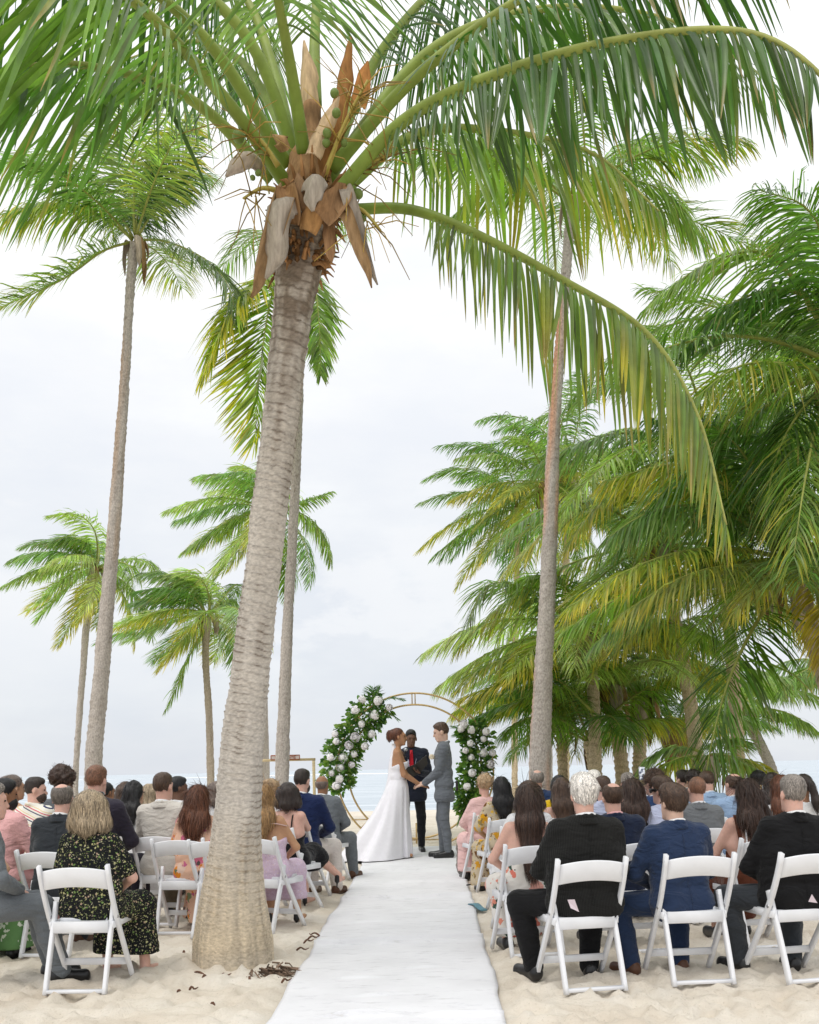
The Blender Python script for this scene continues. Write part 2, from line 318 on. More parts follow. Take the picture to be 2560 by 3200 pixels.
t = CARPET.node_tree; b = t.nodes['Principled BSDF']; src = b.inputs['Base Color'].links[0].from_socket; v = coords(t, (1.2, 3.5, 1)); n_ = N(t, 'ShaderNodeTexNoise', i_Scale=5.0, i_Detail=9.0, i_Roughness=0.72); t.links.new(v, n_.inputs['Vector'])
r_ = ramp(t, [(0.54, (1, 1, 1)), (0.61, (0.91, 0.91, 0.92)), (0.70, (0.76, 0.74, 0.70))]); t.links.new(n_.outputs[0], r_.inputs[0]); x_ = N(t, 'ShaderNodeMix', data_type='RGBA', blend_type='MULTIPLY'); x_.inputs[0].default_value = 1; t.links.new(src, x_.inputs[6]); t.links.new(r_.outputs[0], x_.inputs[7]); t.links.new(x_.outputs[2], b.inputs['Base Color'])
co = obj('aisle_carpet', mesh('aisle_carpet', np.stack([CX, A, CZ], -1).reshape(-1, 3), np.stack([ii * ny + jj, ii * ny + jj + 1, (ii + 1) * ny + jj + 1, (ii + 1) * ny + jj], 1), True, None, CARPET))
sd = co.modifiers.new('thick', 'SOLIDIFY'); sd.thickness = 0.006
tag(co, 'long creased white aisle runner laid on the sand', 'carpet')

# ------------------------------------------------------------------ palms
def frond(C, L, w, n, droop=1.0, petiole=0.2, wind=(0, 0, 0), segs=4, cross=2, col=(0.09, 0.20, 0.03), yellow=0.0, lift=0.15, clump=0.0, jit=0.10, seed=0, tipcol=(0.55, 0.42, 0.05), rollv=None, both=(1, 1), nib=.35, pw=.8, angs=(16, 42)):
    """leaflets of one frond: returns (n_leaflets, segs+1, cross, 3) points and colours"""
    r = np.random.default_rng(seed); C = np.asarray(C, float); m = len(C)
    T = unit(np.gradient(C, axis=0)); up = np.array((0, 0, 1.0)) if rollv is None else unit(rollv)
    S0 = np.cross(T, up); bad = np.linalg.norm(S0, axis=1) < 0.25
    if bad.any() and not bad.all():
        gi = np.where(~bad)[0]
        for k in np.where(bad)[0]: S0[k] = S0[gi[np.argmin(abs(gi - k))]]
    elif bad.all(): S0[:] = (1, 0, 0)
    S = unit(S0); Nn = np.cross(S, T)
    q = np.repeat(np.linspace(0, 1, n), 2); q = np.clip(q + r.normal(0, .25 / n, 2 * n), 0, 1); sg = np.tile([1.0, -1.0], n)
    keep = np.where(sg > 0, both[0], both[1]) > r.random(2 * n); q, sg = q[keep], sg[keep]
    f = (petiole + (1 - petiole) * q) * (m - 1); i = np.clip(f.astype(int), 0, m - 2); ft = (f - i)[:, None]
    p = C[i] * (1 - ft) + C[i + 1] * ft; t_ = unit(T[i]); s_ = S[i]; n_ = Nn[i]
    ang = np.radians(angs[0] + angs[1] * q) + r.normal(0, jit, len(q)); ll = L * np.minimum(0.5 + 1.9 * q, 1) * (1 - (1 - nib) * np.clip((q - .45) / .55, 0, 1) ** 1.6) * (1 + r.normal(0, .08, len(q)))
    odd = r.random(len(q)); ll = np.where(odd < .08, ll * r.uniform(.35, .8, len(q)), ll); ang = np.where(odd > .93, ang + r.normal(0, .5, len(q)), ang)
    d0 = unit(s_ * (sg * np.cos(ang))[:, None] + t_ * np.sin(ang)[:, None] + n_ * (lift + r.normal(0, jit, len(q)))[:, None])
    down = np.array((0, 0, -1.0)); wv = np.asarray(wind, float); dr = droop * (1 + r.normal(0, .22, len(q)))
    pts = [p]; cur = p; ds = []
    for k in range(segs):
        tt = (k + .4) / segs; d = unit(d0 + (down[None] * dr[:, None] + wv[None]) * (tt ** pw) * 2.0 + r.normal(0, jit * .5, (len(q), 3))); ds.append(d)
        cur = cur + d * (ll / segs)[:, None]; pts.append(cur)
    pts = np.stack(pts, 1); ds = np.stack(ds + [ds[-1]], 1)
    if clump:
        g = 0
        while g < len(q):
            k = int(r.integers(8, 18))
            if r.random() < clump:
                idx = np.arange(g, min(len(q), g + k)); 
                for s1 in (1, -1):
                    id2 = idx[sg[idx] == s1]
                    if len(id2) > 2:
                        tip = pts[id2, -1].mean(0) + np.array((0, 0, -.06)); wts = (np.linspace(0, 1, segs + 1) ** 1.5)[None, :, None] * 0.85
                        pts[id2] += wts * (tip - pts[id2, -1])[:, None, :] 
            g += k
    W = unit(t_[:, None, :] - ds * (ds * t_[:, None, :]).sum(-1, keepdims=True)); tw = r.normal(0, .38, len(q))[:, None, None]
    W = unit(W * np.cos(tw) + np.cross(ds, W) * np.sin(tw)); Bn = np.cross(ds, W)
    prof = np.interp(np.linspace(0, 1, segs + 1), [0, .12, .45, .8, 1], [.45, .85, 1, .6, .06]) * w
    hw = prof[None, :, None] * (1 + r.normal(0, .1, len(q)))[:, None, None] * np.clip(ll / L, .6, 1)[:, None, None]
    if cross == 2: V = np.stack([pts - W * hw, pts + W * hw], 2)
    else: V = np.stack([pts - W * hw, pts + Bn * hw * 0.35, pts + W * hw], 2)
    c = np.asarray(col)[None, :] * (1 + r.normal(0, .24, (len(q), 1))) * (1 + r.normal(0, .06, (len(q), 3))); c = np.clip(c, .004, 1)
    yl = np.clip(yellow + .35 * r.normal(0, 1, len(q)) * (yellow > 0) + (yellow > 0) * .5 * (q - .5), 0, 1)[:, None, None] * np.clip(np.linspace(-.2, 1.4, segs + 1), 0, 1)[None, :, None]
    tipc = np.asarray(tipcol)[None, None, :] * (1 + r.normal(0, .2, (len(q), 1, 1)))
    cc = np.clip(c[:, None, :] * (1 - yl) + tipc * yl, .004, 1); br_ = (r.random(len(q)) < .16)[:, None, None] * np.clip(np.linspace(-1.6, 1.0, segs + 1), 0, 1)[None, :, None]; cc = cc * (1 - br_) + np.array((.34, .23, .09)) * br_; cc = np.repeat(cc[:, :, None, :], cross, 2)
    return V, cc
def leaf_faces(nl, segs, cross):
    k = np.arange(nl)[:, None, None] * (segs + 1) * cross; a = np.arange(segs)[None, :, None] * cross; b_ = np.arange(cross - 1)[None, None, :]
    i = k + a + b_; return np.stack([i, i + 1, i + cross + 1, i + cross], -1).reshape(-1, 4)
def leaf_mesh(name, V, c, mat=LEAF):
    nl, s1, k, _ = V.shape; return mesh(name, V.reshape(-1, 3), leaf_faces(nl, s1 - 1, k), True, c.reshape(-1, 3), mat)
def rachis(C, r0, r1, col0, col1, n=7):
    mb = MB(); m = len(C); s = np.linspace(0, 1, m)[:, None]; rad = r1 + (r0 - r1) * (1 - s[:, 0]) ** 1.1
    cc = np.asarray(col0) * (1 - s) + np.asarray(col1) * s; tube(mb, C, rad, n, cc * (1 + .25 * vn(C, 9)[:, None])); return mb.mesh('frond', True, STEM, True)
def trunk_mesh(pts, rad, rows, nseg, ring, amp, base_flare=0.0, flare_h=.8, seed=0, c0=(0.36, 0.31, 0.25), c1=(.16, .12, .09), dark_top=0.0, rough=.012, tint=None, smooth_low=0, mat=None, linek=.55):
    r = np.random.default_rng(seed); C = catmull(pts, rows); R = np.interp(np.linspace(0, 1, rows), np.linspace(0, 1, len(rad)), rad)
    T, A, B = frame_curve(C); s = np.concatenate([[0], np.cumsum(np.linalg.norm(np.diff(C, axis=0), axis=1))]); tot = s[-1]
    R = R + base_flare * np.exp(-(s / flare_h) ** 1.3)
    th = np.arange(nseg) * 2 * math.pi / nseg
    # leaf-scar rings: slightly tilted steps of uneven height
    edges = np.cumsum(ring * (0.6 + 0.8 * r.random(int(tot / ring * 1.6) + 4))); edges = edges[edges < tot + .3]
    tilt = (r.random(len(edges)) - .5) * ring * 1.0; ph = r.random(len(edges)) * 6.28
    SS = np.repeat(s[:, None], nseg, 1); TH = np.repeat(th[None, :], rows, 0)
    wavy = SS + ring * .5 * np.sin(TH + 1.0) * .6 + .02 * vn(np.stack([np.cos(TH) * 2, np.sin(TH) * 2, SS * 3], -1), 2.0)
    k = np.clip(np.searchsorted(edges, wavy.ravel()).reshape(wavy.shape), 1, len(edges) - 1)
    fr = (wavy - edges[k - 1]) / (edges[k] - edges[k - 1]); fr = np.clip(fr, 0, 1)
    disp = amp * (fr ** 2.0 - .4) * (0.5 + r.random(len(edges)))[k] + rough * vn(np.stack([np.cos(TH) * R[:, None], np.sin(TH) * R[:, None], SS * .3], -1), 22.0) + rough * .8 * vn(np.stack([np.cos(TH), np.sin(TH), SS], -1), 3.0)
    low = np.exp(-(SS / max(flare_h * 1.5, .1)) ** 2) if base_flare else 0
    disp = disp * (1 - .6 * low)
    if smooth_low: disp = disp * (.12 + .88 * np.clip(SS / smooth_low - .2, 0, 1))
    RR = R[:, None] + disp
    V = C[:, None, :] + (A[:, None, :] * np.cos(TH)[..., None] + B[:, None, :] * np.sin(TH)[..., None]) * RR[..., None]
    i = np.arange(rows - 1)[:, None] * nseg; j = np.arange(nseg)[None, :]; j2 = (j + 1) % nseg
    Q = np.stack([i + j, i + j2, i + nseg + j2, i + nseg + j], -1).reshape(-1, 4)
    line = np.exp(-((fr - 1) / .10) ** 2) + np.exp(-(fr / .08) ** 2); patch = np.clip(vn(np.stack([np.cos(TH), np.sin(TH), SS * 1.4], -1), 2.2, 7) * 3.0, 0, 1)
    mixv = np.clip(linek * line * (.4 + patch) * (1 - .7 * low) + .25 * patch, 0, 1)
    c0 = np.asarray(c0); c1 = np.asarray(c1)
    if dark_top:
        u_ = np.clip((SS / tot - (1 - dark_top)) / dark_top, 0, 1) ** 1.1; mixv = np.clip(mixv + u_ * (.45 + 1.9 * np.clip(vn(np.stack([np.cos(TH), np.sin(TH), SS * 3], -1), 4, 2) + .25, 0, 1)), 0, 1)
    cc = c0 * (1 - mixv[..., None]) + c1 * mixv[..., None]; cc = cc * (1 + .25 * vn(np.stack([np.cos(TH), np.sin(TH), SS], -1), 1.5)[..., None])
    if base_flare: cc = cc * (1 - low[..., None]) + np.array((.42, .345, .235)) * (1 + .5 * vn(np.stack([np.cos(TH) * 3, np.sin(TH) * 3, SS * .4], -1), 9)[..., None]) * low[..., None]
    if tint is not None:
        tn = np.clip(vn(np.stack([np.cos(TH), np.sin(TH), SS * .8], -1), 1.1, 3) * 4 - .2, 0, 1)[..., None]; cc = cc * (1 - tn * .6) + np.asarray(tint) * tn * .6
    return mesh('trunk', V.reshape(-1, 3), Q, True, cc.reshape(-1, 3), mat or BARK), C, T

GREENS = [(0.145, 0.25, 0.045), (0.185, 0.285, 0.05), (0.105, 0.205, 0.04), (0.24, 0.33, 0.09), (0.18, 0.27, 0.10)]
def arc(base, az, el, L, bend, wind=(0, 0, 0), n=16):
    d = np.array((math.cos(az) * math.cos(el), math.sin(az) * math.cos(el), math.sin(el))); p = np.asarray(base, float); out_ = [p]
    for k in range(n - 1):
        s = k / (n - 1); dd = unit(d + (np.array((0, 0, -bend)) + np.asarray(wind)) * s * 1.6); p = p + dd * L / (n - 1); out_.append(p)
    return np.array(out_)
def add_frond(root, C, L, w, n, r0, seed, stem0=(.28, .30, .07), stem1=(.30, .33, .08), **kw):
    f = obj('frond', rachis(C, r0, r0 * .12, stem0, stem1, 5), root)
    V, c = frond(C, L, w, n, seed=seed, **kw); lv = tag(obj('leaflets', leaf_mesh('leaflets', V, c), f), kind='stuff'); return f
def palm(label, pts, rad, crown_n=16, L=3.0, leaf=.7, w=.02, nleaf=42, wind=(0, 0, 0), seed=0, dead=4, yellow=.25, droop=.7, rows=110, el=(80, -35), trunk_kw=None, extra=(), bend=.55, azr=None, skip_trunk=False, husk=1.0, pale=0, minz=None):
    r = np.random.default_rng(seed); base = np.asarray(pts[0]); root = empty('palm_tree', tuple(base))
    off = lambda A_: np.asarray(A_) - base
    kw = dict(ring=.09, amp=.012, seed=seed); kw.update(trunk_kw or {})
    me, C, T = trunk_mesh(off(pts), rad, rows, 20, **kw); obj('trunk', me, root)
    top = C[-1]; R = rad[-1]
    if minz is not None: minz = min(minz, top[2] + base[2] - .3)
    for k in range(crown_n):
        fr = (k + .5) / crown_n; e = math.radians(el[0] + (el[1] - el[0]) * fr ** .8 + r.normal(0, 6)); az = k * 2.39996 + seed + r.normal(0, .2)
        if azr: az = azr[0] + (azr[1] - azr[0]) * r.random()
        ln = L * r.uniform(.82, 1.1) * (0.75 if fr < .15 else 1); up_ = top + np.array((math.cos(az), math.sin(az), 0)) * R * .8 + np.array((0, 0, .12 * (1 - fr)))
        g = np.array(GREENS[int(r.integers(len(GREENS)))]); yl = yellow * 1.2 if (fr > .5 and r.random() < .5) else 0
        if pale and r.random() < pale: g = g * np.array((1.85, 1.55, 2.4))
        bd_ = bend * r.uniform(.7, 1.3); Cc = arc(up_, az, e, ln, bd_, wind)
        for _t in range(9):
            if minz is None or Cc[:, 2].min() + base[2] > minz: break
            e = min(e + .16, 1.45); bd_ *= .86; ln *= .96; Cc = arc(up_, az, e, ln, bd_, wind)
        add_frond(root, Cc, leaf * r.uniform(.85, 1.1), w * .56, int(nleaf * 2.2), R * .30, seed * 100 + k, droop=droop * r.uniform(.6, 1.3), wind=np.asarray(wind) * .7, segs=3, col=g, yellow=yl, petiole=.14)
    for (Cp, kw2) in extra:
        Cc = catmull(off(Cp), 18); d = dict(droop=droop, segs=3, col=GREENS[1], petiole=.08); d.update(kw2); ll = d.pop('L', leaf); nn = int(d.pop('n', nleaf) * 2.2); ww = d.pop('w', w) * .56
        add_frond(root, Cc, ll, ww, nn, R * .30, seed * 100 + 77 + len(root.children), **d)
    for k in range(dead):                      # dry sheaths hanging under the crown
        az = r.random() * 6.28; mb = MB(); d = np.array((math.cos(az), math.sin(az), 0)); ln = (.35 + .5 * r.random()) * husk
        c = np.array([top + d * R * .8, top + d * (R + .12 * husk) + (0, 0, .05), top + d * (R + .2 * husk) - (0, 0, ln * .5), top + d * (R + .15 * husk) - (0, 0, ln)]); c = catmull(c, 9)
        sheet(mb, c, np.cross(d, (0, 0, 1)), np.interp(np.linspace(0, 1, 9), [0, .3, .8, 1], [.06, .09, .06, .01]) * husk, (0.27, 0.17, 0.08) if k % 2 else (.38, .32, .25), r)
        obj('dry_sheath', mb.mesh('dry_sheath', True, HUSK, True), root)
    tag(root, label, 'palm tree', 'coconut palms on the beach')
    return root
def sheet(mb, C, side, hw, col, r, thick=.006, curl=.5, nw=6):
    """curled papery bract following a curve"""
    C = np.asarray(C, float); m = len(C); T = unit(np.gradient(C, axis=0)); S = unit(np.asarray(side, float))[None] ; S = unit(S - T * (S * T).sum(-1, keepdims=True)); Nn = np.cross(T, S)
    a = np.linspace(-1, 1, nw); hw = np.broadcast_to(hw, (m,)); jit_ = 1 + (.25 + .55 * np.linspace(0, 1, m)[:, None] ** 2) * vn(C[:, None, :] * 1.0 + np.sign(a)[None, :, None] * 3.3, 14)
    Pn = C[:, None, :] + S[:, None, :] * (a[None, :, None] * (hw[:, None] * jit_)[..., None]) + Nn[:, None, :] * (curl * (a ** 2)[None, :, None] * hw[:, None, None]) + .01 * vn(C[:, None, :] + a[None, :, None], 6)[..., None] * Nn[:, None, :]
    Nf = Nn[:, None, :] * thick; V = np.concatenate([Pn.reshape(-1, 3), (Pn - Nf).reshape(-1, 3)]); i = np.arange(m - 1)[:, None] * nw; j = np.arange(nw - 1)[None, :]
    q1 = np.stack([i + j, i + j + 1, i + nw + j + 1, i + nw + j], -1).reshape(-1, 4); q2 = q1[:, ::-1] + m * nw
    e = []
    for k in range(m - 1):
        for jx in (0, nw - 1): e.append((k * nw + jx, (k + 1) * nw + jx, (k + 1) * nw + jx + m * nw, k * nw + jx + m * nw))
    for jx in range(nw - 1):
        for k in (0, m - 1): e.append((k * nw + jx, k * nw + jx + 1, k * nw + jx + 1 + m * nw, k * nw + jx + m * nw))
    cc = np.asarray(col)[None] * (1 + .5 * vn(V, 5)[:, None]); mb.add(V, np.concatenate([q1, q2, np.array(e)]), None, np.clip(cc, .01, 1))

# ---- the big palm leaning beside the aisle
def build_main_palm():
    prof = [(2000, 410, 575), (1900, 425, 560), (1800, 440, 552), (1700, 452, 551), (1600, 463, 553), (1500, 475, 562), (1400, 487, 570), (1300, 500, 580), (1200, 515, 592), (1100, 527, 602), (1000, 540, 615), (900, 553, 628), (800, 562, 640), (700, 573, 650), (600, 582, 664), (520, 588, 688), (440, 605, 690)]
    pts = []; rad = []
    for (v_, a_, b_) in prof:
        y_ = 6.62 - .78 * ((2000 - v_) / 1560.0) ** 1.2; pts.append(PF((a_ + b_) / 2, v_, y_)); rad.append((b_ - a_) / 2 * 2560 / 1725 / F * y_)
    base = pts[0].copy(); base[2] = RISE * base[1] - .12; pts = [base] + pts; rad = [rad[0] * 1.04] + rad
    root = empty('palm_tree', tuple(base)); off = lambda a: np.asarray(a) - base
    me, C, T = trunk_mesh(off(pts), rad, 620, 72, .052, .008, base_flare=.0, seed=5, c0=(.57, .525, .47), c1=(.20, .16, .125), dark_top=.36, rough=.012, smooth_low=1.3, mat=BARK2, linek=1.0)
    # fibrous foot: fine vertical strands
    V = np.array([v.co for v in me.vertices]); zz = V[:, 2]; low = np.clip(1 - zz / 1.15, 0, 1) ** .7
    th = np.arange(len(V)) % 72; cen = np.repeat(C, 72, 0)[:len(V)]; dirv = unit((V - cen) * (1, 1, .0)); fib = (rng.random(72 * 3)[(th * 3) % 216] - .5) * .022 + .012 * vn(np.stack([th * 1.7, zz * 5, th * 0], -1), 1.0)
    V = V + dirv * (fib * low)[:, None]; me.vertices.foreach_set('co', V.astype(np.float32).ravel()); me.update()
    ca = np.empty(len(V) * 4, np.float32); me.color_attributes['Col'].data.foreach_get('color', ca); ca = ca.reshape(-1, 4)
    straw = np.array((.56, .46, .32))[None] * (1 + .7 * vn(np.stack([th * 1.3, zz * 4, th * 0], -1), 1.0) + .3 * vn(V, 5))[:, None]; lw = np.clip(1.25 - zz / .95, 0, 1)[:, None] * .9
    ca[:, :3] = np.clip(ca[:, :3] * (1 - lw) + straw * lw, .02, 1)
    pale = np.exp(-((zz - .16) / .09) ** 2)[:, None]; ca[:, :3] = ca[:, :3] * (1 - .5 * pale) + np.array((.5, .45, .38)) * .5 * pale
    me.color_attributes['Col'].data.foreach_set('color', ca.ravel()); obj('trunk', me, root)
    # fronds, hand placed: control points in overview pixels with their distances
    S_ = 1725 / 2560.
    F_ = [  # points (u,v,dist) in photo px, leaflet length, droop, kw
        ([(905, 590, 5.95), (720, 330, 5.5), (430, 15, 4.9), (60, -190, 4.3), (-330, -190, 3.9)], 1.35, .85, dict(wind=(-.30, 0, 0), clump=.3, petiole=.30)),
        ([(850, 560, 6.1), (650, 350, 5.9), (445, 245, 5.5), (150, 200, 5.2), (-150, 290, 5.0)], 1.0, 1.0, dict(wind=(-.15, 0, 0), petiole=.36, clump=.3)),
        ([(950, 480, 5.9), (915, 250, 5.7), (870, 0, 5.4), (790, -420, 4.9), (640, -700, 4.4)], .9, .9, dict(petiole=.35)),
        ([(905, 430, 6.2), (850, 200, 6.4), (765, -10, 6.6), (590, -190, 6.9), (360, -230, 7.2)], .9, 1.0, dict(petiole=.3)),
        ([(905, 430, 6.3), (830, 300, 6.6), (740, 180, 7.0), (590, 130, 7.4), (380, 190, 7.8)], .85, 1.2, dict(petiole=.28, col=(.10, .19, .05))),
        ([(985, 330, 6.2), (985, 100, 6.4), (1010, -200, 6.7), (1100, -460, 7.0)], .9, .9, dict(petiole=.3)),
        ([(1035, 530, 5.9), (1290, 250, 5.7), (1620, 0, 5.4), (2000, -190, 5.1), (2420, -240, 4.8)], .95, 1.0, dict(petiole=.30, col=(.05, .12, .02))),
        ([(985, 690, 5.8), (1260, 380, 5.5), (1600, 215, 5.2), (1980, 118, 4.9), (2330, 100, 4.65), (2560, 230, 4.5), (2720, 480, 4.4)], .62, 1.5, dict(angs=(12, 34), petiole=.18, clump=.45, col=(.085, .15, .045))),
        ([(1020, 640, 6.0), (1290, 425, 6.2), (1560, 410, 6.4), (1850, 480, 6.5), (2060, 660, 6.4)], .85, 1.7, dict(angs=(12, 30), petiole=.24, clump=.2, yellow=.18)),
        ([(1090, 655, 6.1), (1280, 655, 6.05), (1480, 728, 5.95), (1750, 870, 5.85), (2020, 1040, 5.7), (2180, 1300, 5.6), (2270, 1640, 5.5)], .76, 1.45, dict(angs=(8, 26), petiole=.17, clump=.6, yellow=.12, wind=(-.18, 0, 0), both=(1, 1), col=(.15, .22, .05))),
        ([(930, 500, 6.2), (760, 100, 6.0), (420, -160, 5.9), (0, -220, 5.9), (-400, -60, 6.0)], .95, 1.3, dict(petiole=.30, col=(.05, .12, .02))),
        ([(1010, 560, 6.2), (1200, 150, 6.6), (1480, -120, 7.0), (1850, -210, 7.3), (2200, -100, 7.6)], .95, 1.0, dict(petiole=.25, col=(.05, .115, .02))),
        ([(900, 520, 6.0), (640, 120, 5.6), (300, -130, 5.2), (-60, -160, 4.9), (-420, 40, 4.7)], 1.3, .8, dict(petiole=.30, wind=(-.25, 0, 0), col=(.08, .16, .02))),
        ([(1020, 560, 6.0), (1330, 170, 6.1), (1680, 30, 6.2), (2080, 60, 6.3), (2420, 260, 6.4)], .85, 1.2, dict(petiole=.28, angs=(14, 34), col=(.11, .19, .04), clump=.3)),
    ]
    pool = []
    for k, (cp, L, dr, kw) in enumerate(F_):
        Cc = off(catmull([P(*c) for c in cp], 60)); tot = np.linalg.norm(np.diff(Cc, axis=0), axis=1).sum()
        fo = obj('frond', rachis(Cc, .043 if k not in (9,) else .034, .006, (.17, .26, .035), (.36, .36, .10), 10), root)
        d = dict(col=GREENS[(k * 2) % 5], segs=6, cross=3); d.update(kw); pet = d['petiole']
        V, c = frond(Cc, L, .0145, int(tot * (1 - pet) / .034), droop=dr, seed=40 + k, jit=.04, pw=.28, **d); pool.append((fo, V, c))
    # the 300 leaflets that show largest are parts of their own; the rest is one mass
    sz = []
    for fi, (fo, V, c) in enumerate(pool):
        W = V[:, :, 1, :] + base; xx = W[..., 0] / W[..., 1]; zz = (W[..., 2] - EYE) / W[..., 1]; u = PX + F * xx; v = PY - F * zz
        inside = ((u > 0) & (u < 2560) & (v > 0) & (v < 3200)).mean(1); ln = np.hypot(u[:, -1] - u[:, 0], v[:, -1] - v[:, 0])
        sz += [(ln[i] * (inside[i] ** 2), fi, i) for i in range(len(V))]
    sz.sort(reverse=True); big = sz[:300]; rest = MB(); bset = {(a, b_) for _, a, b_ in big}; f1 = leaf_faces(1, 6, 3)
    for _, a, b_ in big:
        fo, V, c = pool[a]; obj('leaflet', mesh('leaflet', V[b_].reshape(-1, 3), f1, True, c[b_].reshape(-1, 3), LEAF), fo)
    for fi, (fo, V, c) in enumerate(pool):
        kp = [i for i in range(len(V)) if (fi, i) not in bset]
        if kp: rest.add(V[kp].reshape(-1, 3), leaf_faces(len(kp), 6, 3), None, c[kp].reshape(-1, 3))
    tag(obj('leaflets', rest.mesh('leaflets', True, LEAF, True), root), kind='stuff')
    # dry sheaths and spathes round the heart of the crown (photo px)
    r = np.random.default_rng(9); grey = (.37, .32, .265); tan = (.36, .235, .125); rust = (.30, .145, .05)
    SH = [([(900, 610, 5.75), (880, 660, 5.60), (855, 740, 5.58), (815, 880, 5.62), (785, 930, 5.66)], .085, tan),
          ([(925, 620, 5.62), (880, 625, 5.52), (862, 700, 5.50), (862, 790, 5.52), (830, 870, 5.55)], .105, grey),
          ([(830, 510, 5.9), (790, 480, 5.75), (745, 500, 5.7), (705, 550, 5.7)], .075, (.52, .44, .37)),
          ([(960, 560, 5.6), (985, 545, 5.48), (970, 610, 5.45), (978, 660, 5.47)], .085, grey),
          ([(1065, 590, 5.75), (1085, 600, 5.6), (1115, 700, 5.6), (1150, 820, 5.62), (1180, 890, 5.64)], .055, grey),
          ([(1040, 640, 5.7), (1075, 660, 5.6), (1110, 740, 5.58), (1150, 850, 5.6), (1162, 900, 5.62)], .05, tan),
          ([(1030, 680, 5.7), (1030, 760, 5.66), (1035, 820, 5.66)], .05, (.33, .19, .10)),
          ([(975, 520, 6.0), (968, 380, 6.0), (962, 230, 6.05), (950, 125, 6.1)], .085, (.52, .38, .22)),
          ([(1000, 560, 5.85), (1040, 420, 5.85), (1075, 270, 5.9), (1095, 115, 5.95)], .075, rust),
          ([(1120, 330, 5.9), (1130, 260, 5.9), (1150, 190, 5.95)], .07, (.42, .19, .06)),
          ([(980, 480, 5.7), (1010, 400, 5.75), (1060, 300, 5.8)], .07, (.55, .40, .25)),
          ([(900, 470, 5.8), (880, 430, 5.75), (850, 420, 5.8)], .06, (.45, .28, .14)),
          ([(960, 660, 5.62), (935, 600, 5.6), (930, 540, 5.66)], .10, (.25, .15, .08)),
          ([(1010, 690, 5.62), (1050, 640, 5.6), (1085, 580, 5.66)], .09, (.35, .21, .11)),
          ([(905, 700, 5.66), (905, 640, 5.62), (890, 590, 5.7)], .09, (.33, .19, .09)), ([(960, 720, 5.6), (985, 640, 5.58), (990, 580, 5.64)], .08, (.40, .22, .09))]
    for cp, hw, col in SH:
        mb = MB(); Cc = off(catmull([P(*c) for c in cp], 16)); d = unit(Cc[-1] - Cc[0]); side = np.cross(d, (0, 1, 0.2))
        sheet(mb, Cc, side, .76 * hw * np.interp(np.linspace(0, 1, 16), [0, .25, .75, 1], [.8, 1, .8, .12]), col, r, curl=r.uniform(.35, 1.15) * (1 if r.random() < .6 else -1), nw=10); o_ = obj('dry_sheath', mb.mesh('dry_sheath', True, HUSK, True), root)
    mb = MB(); hc_ = off(catmull([P(955, 690, 5.95), P(965, 560, 5.98), P(972, 440, 6.02), P(975, 330, 6.05)], 26)); tube(mb, hc_, np.interp(np.linspace(0, 1, 26), [0, .3, .7, 1], [.15, .135, .085, .05]) * (1 + .5 * vn(hc_, 14)), 18, np.clip(np.array((.26, .155, .075))[None] * (1 + 1.2 * vn(hc_, 9))[:, None], .03, 1)); obj('heart', mb.mesh('heart', True, HUSK, True), root)
    # ragged fibre stubs at the neck
    mb = MB()
    for k in range(420):
        a = r.random() * 6.28; q = r.random() ** 1.4 * 1.15 - .12; p0 = off(P(960 + r.normal(0, 55), 640 + 210 * q, 5.9)); R0 = rad[-2] * .95
        c_ = off(PF(640 + (1 - q) * 14 - 12 * q, 430 + 140 * q, 5.9)); p0 = c_ + np.array((math.cos(a), math.sin(a), 0)) * R0; d = np.array((math.cos(a) * .7, math.sin(a) * .7, r.normal(.2, .6))); ln = r.uniform(.04, .17)
        tube(mb, [p0, p0 + d * ln * .6 + (0, 0, .01), p0 + d * ln - (0, 0, .02)], [.016, .011, .003], 4, np.array((.30, .16, .07)) * r.uniform(.4, 1.5))
    tag(obj('fibre', mb.mesh('fibre', True, HUSK, True), root), kind='stuff')
    # flower stalks with little green nuts
    NUT = pm('green_nut', (.17, .24, .06), rough=.5, var=.2, scale=20)
    uv = bpy.data.meshes.new('coconut'); import bmesh
    bm = bmesh.new(); bmesh.ops.create_icosphere(bm, subdivisions=2, radius=1); 
    for v_ in bm.verts: v_.co.z *= 1.25; v_.co *= 1 - .15 * max(0, v_.co.z) 
    bm.to_mesh(uv); bm.free(); uv.materials.append(NUT); uv.polygons.foreach_set('use_smooth', [True] * len(uv.polygons))
    for (u_, v_, y_, s) in ((745, 425, 5.75, .036), (1046, 290, 5.7, .026), (1052, 352, 5.7, .026), (1022, 415, 5.68, .026), (1112, 340, 5.75, .026), (1118, 605, 5.7, .03), (1132, 680, 5.7, .027), (808, 540, 5.7, .018), (790, 555, 5.72, .016), (1075, 445, 5.7, .02), (1020, 445, 5.7, .024), (820, 470, 5.7, .022)):
        n_ = obj('coconut', uv, root); n_.location = off(P(u_, v_, y_)); n_.scale = (s,) * 3; n_.rotation_euler = (r.normal(0, .5), r.normal(0, .5), 0)
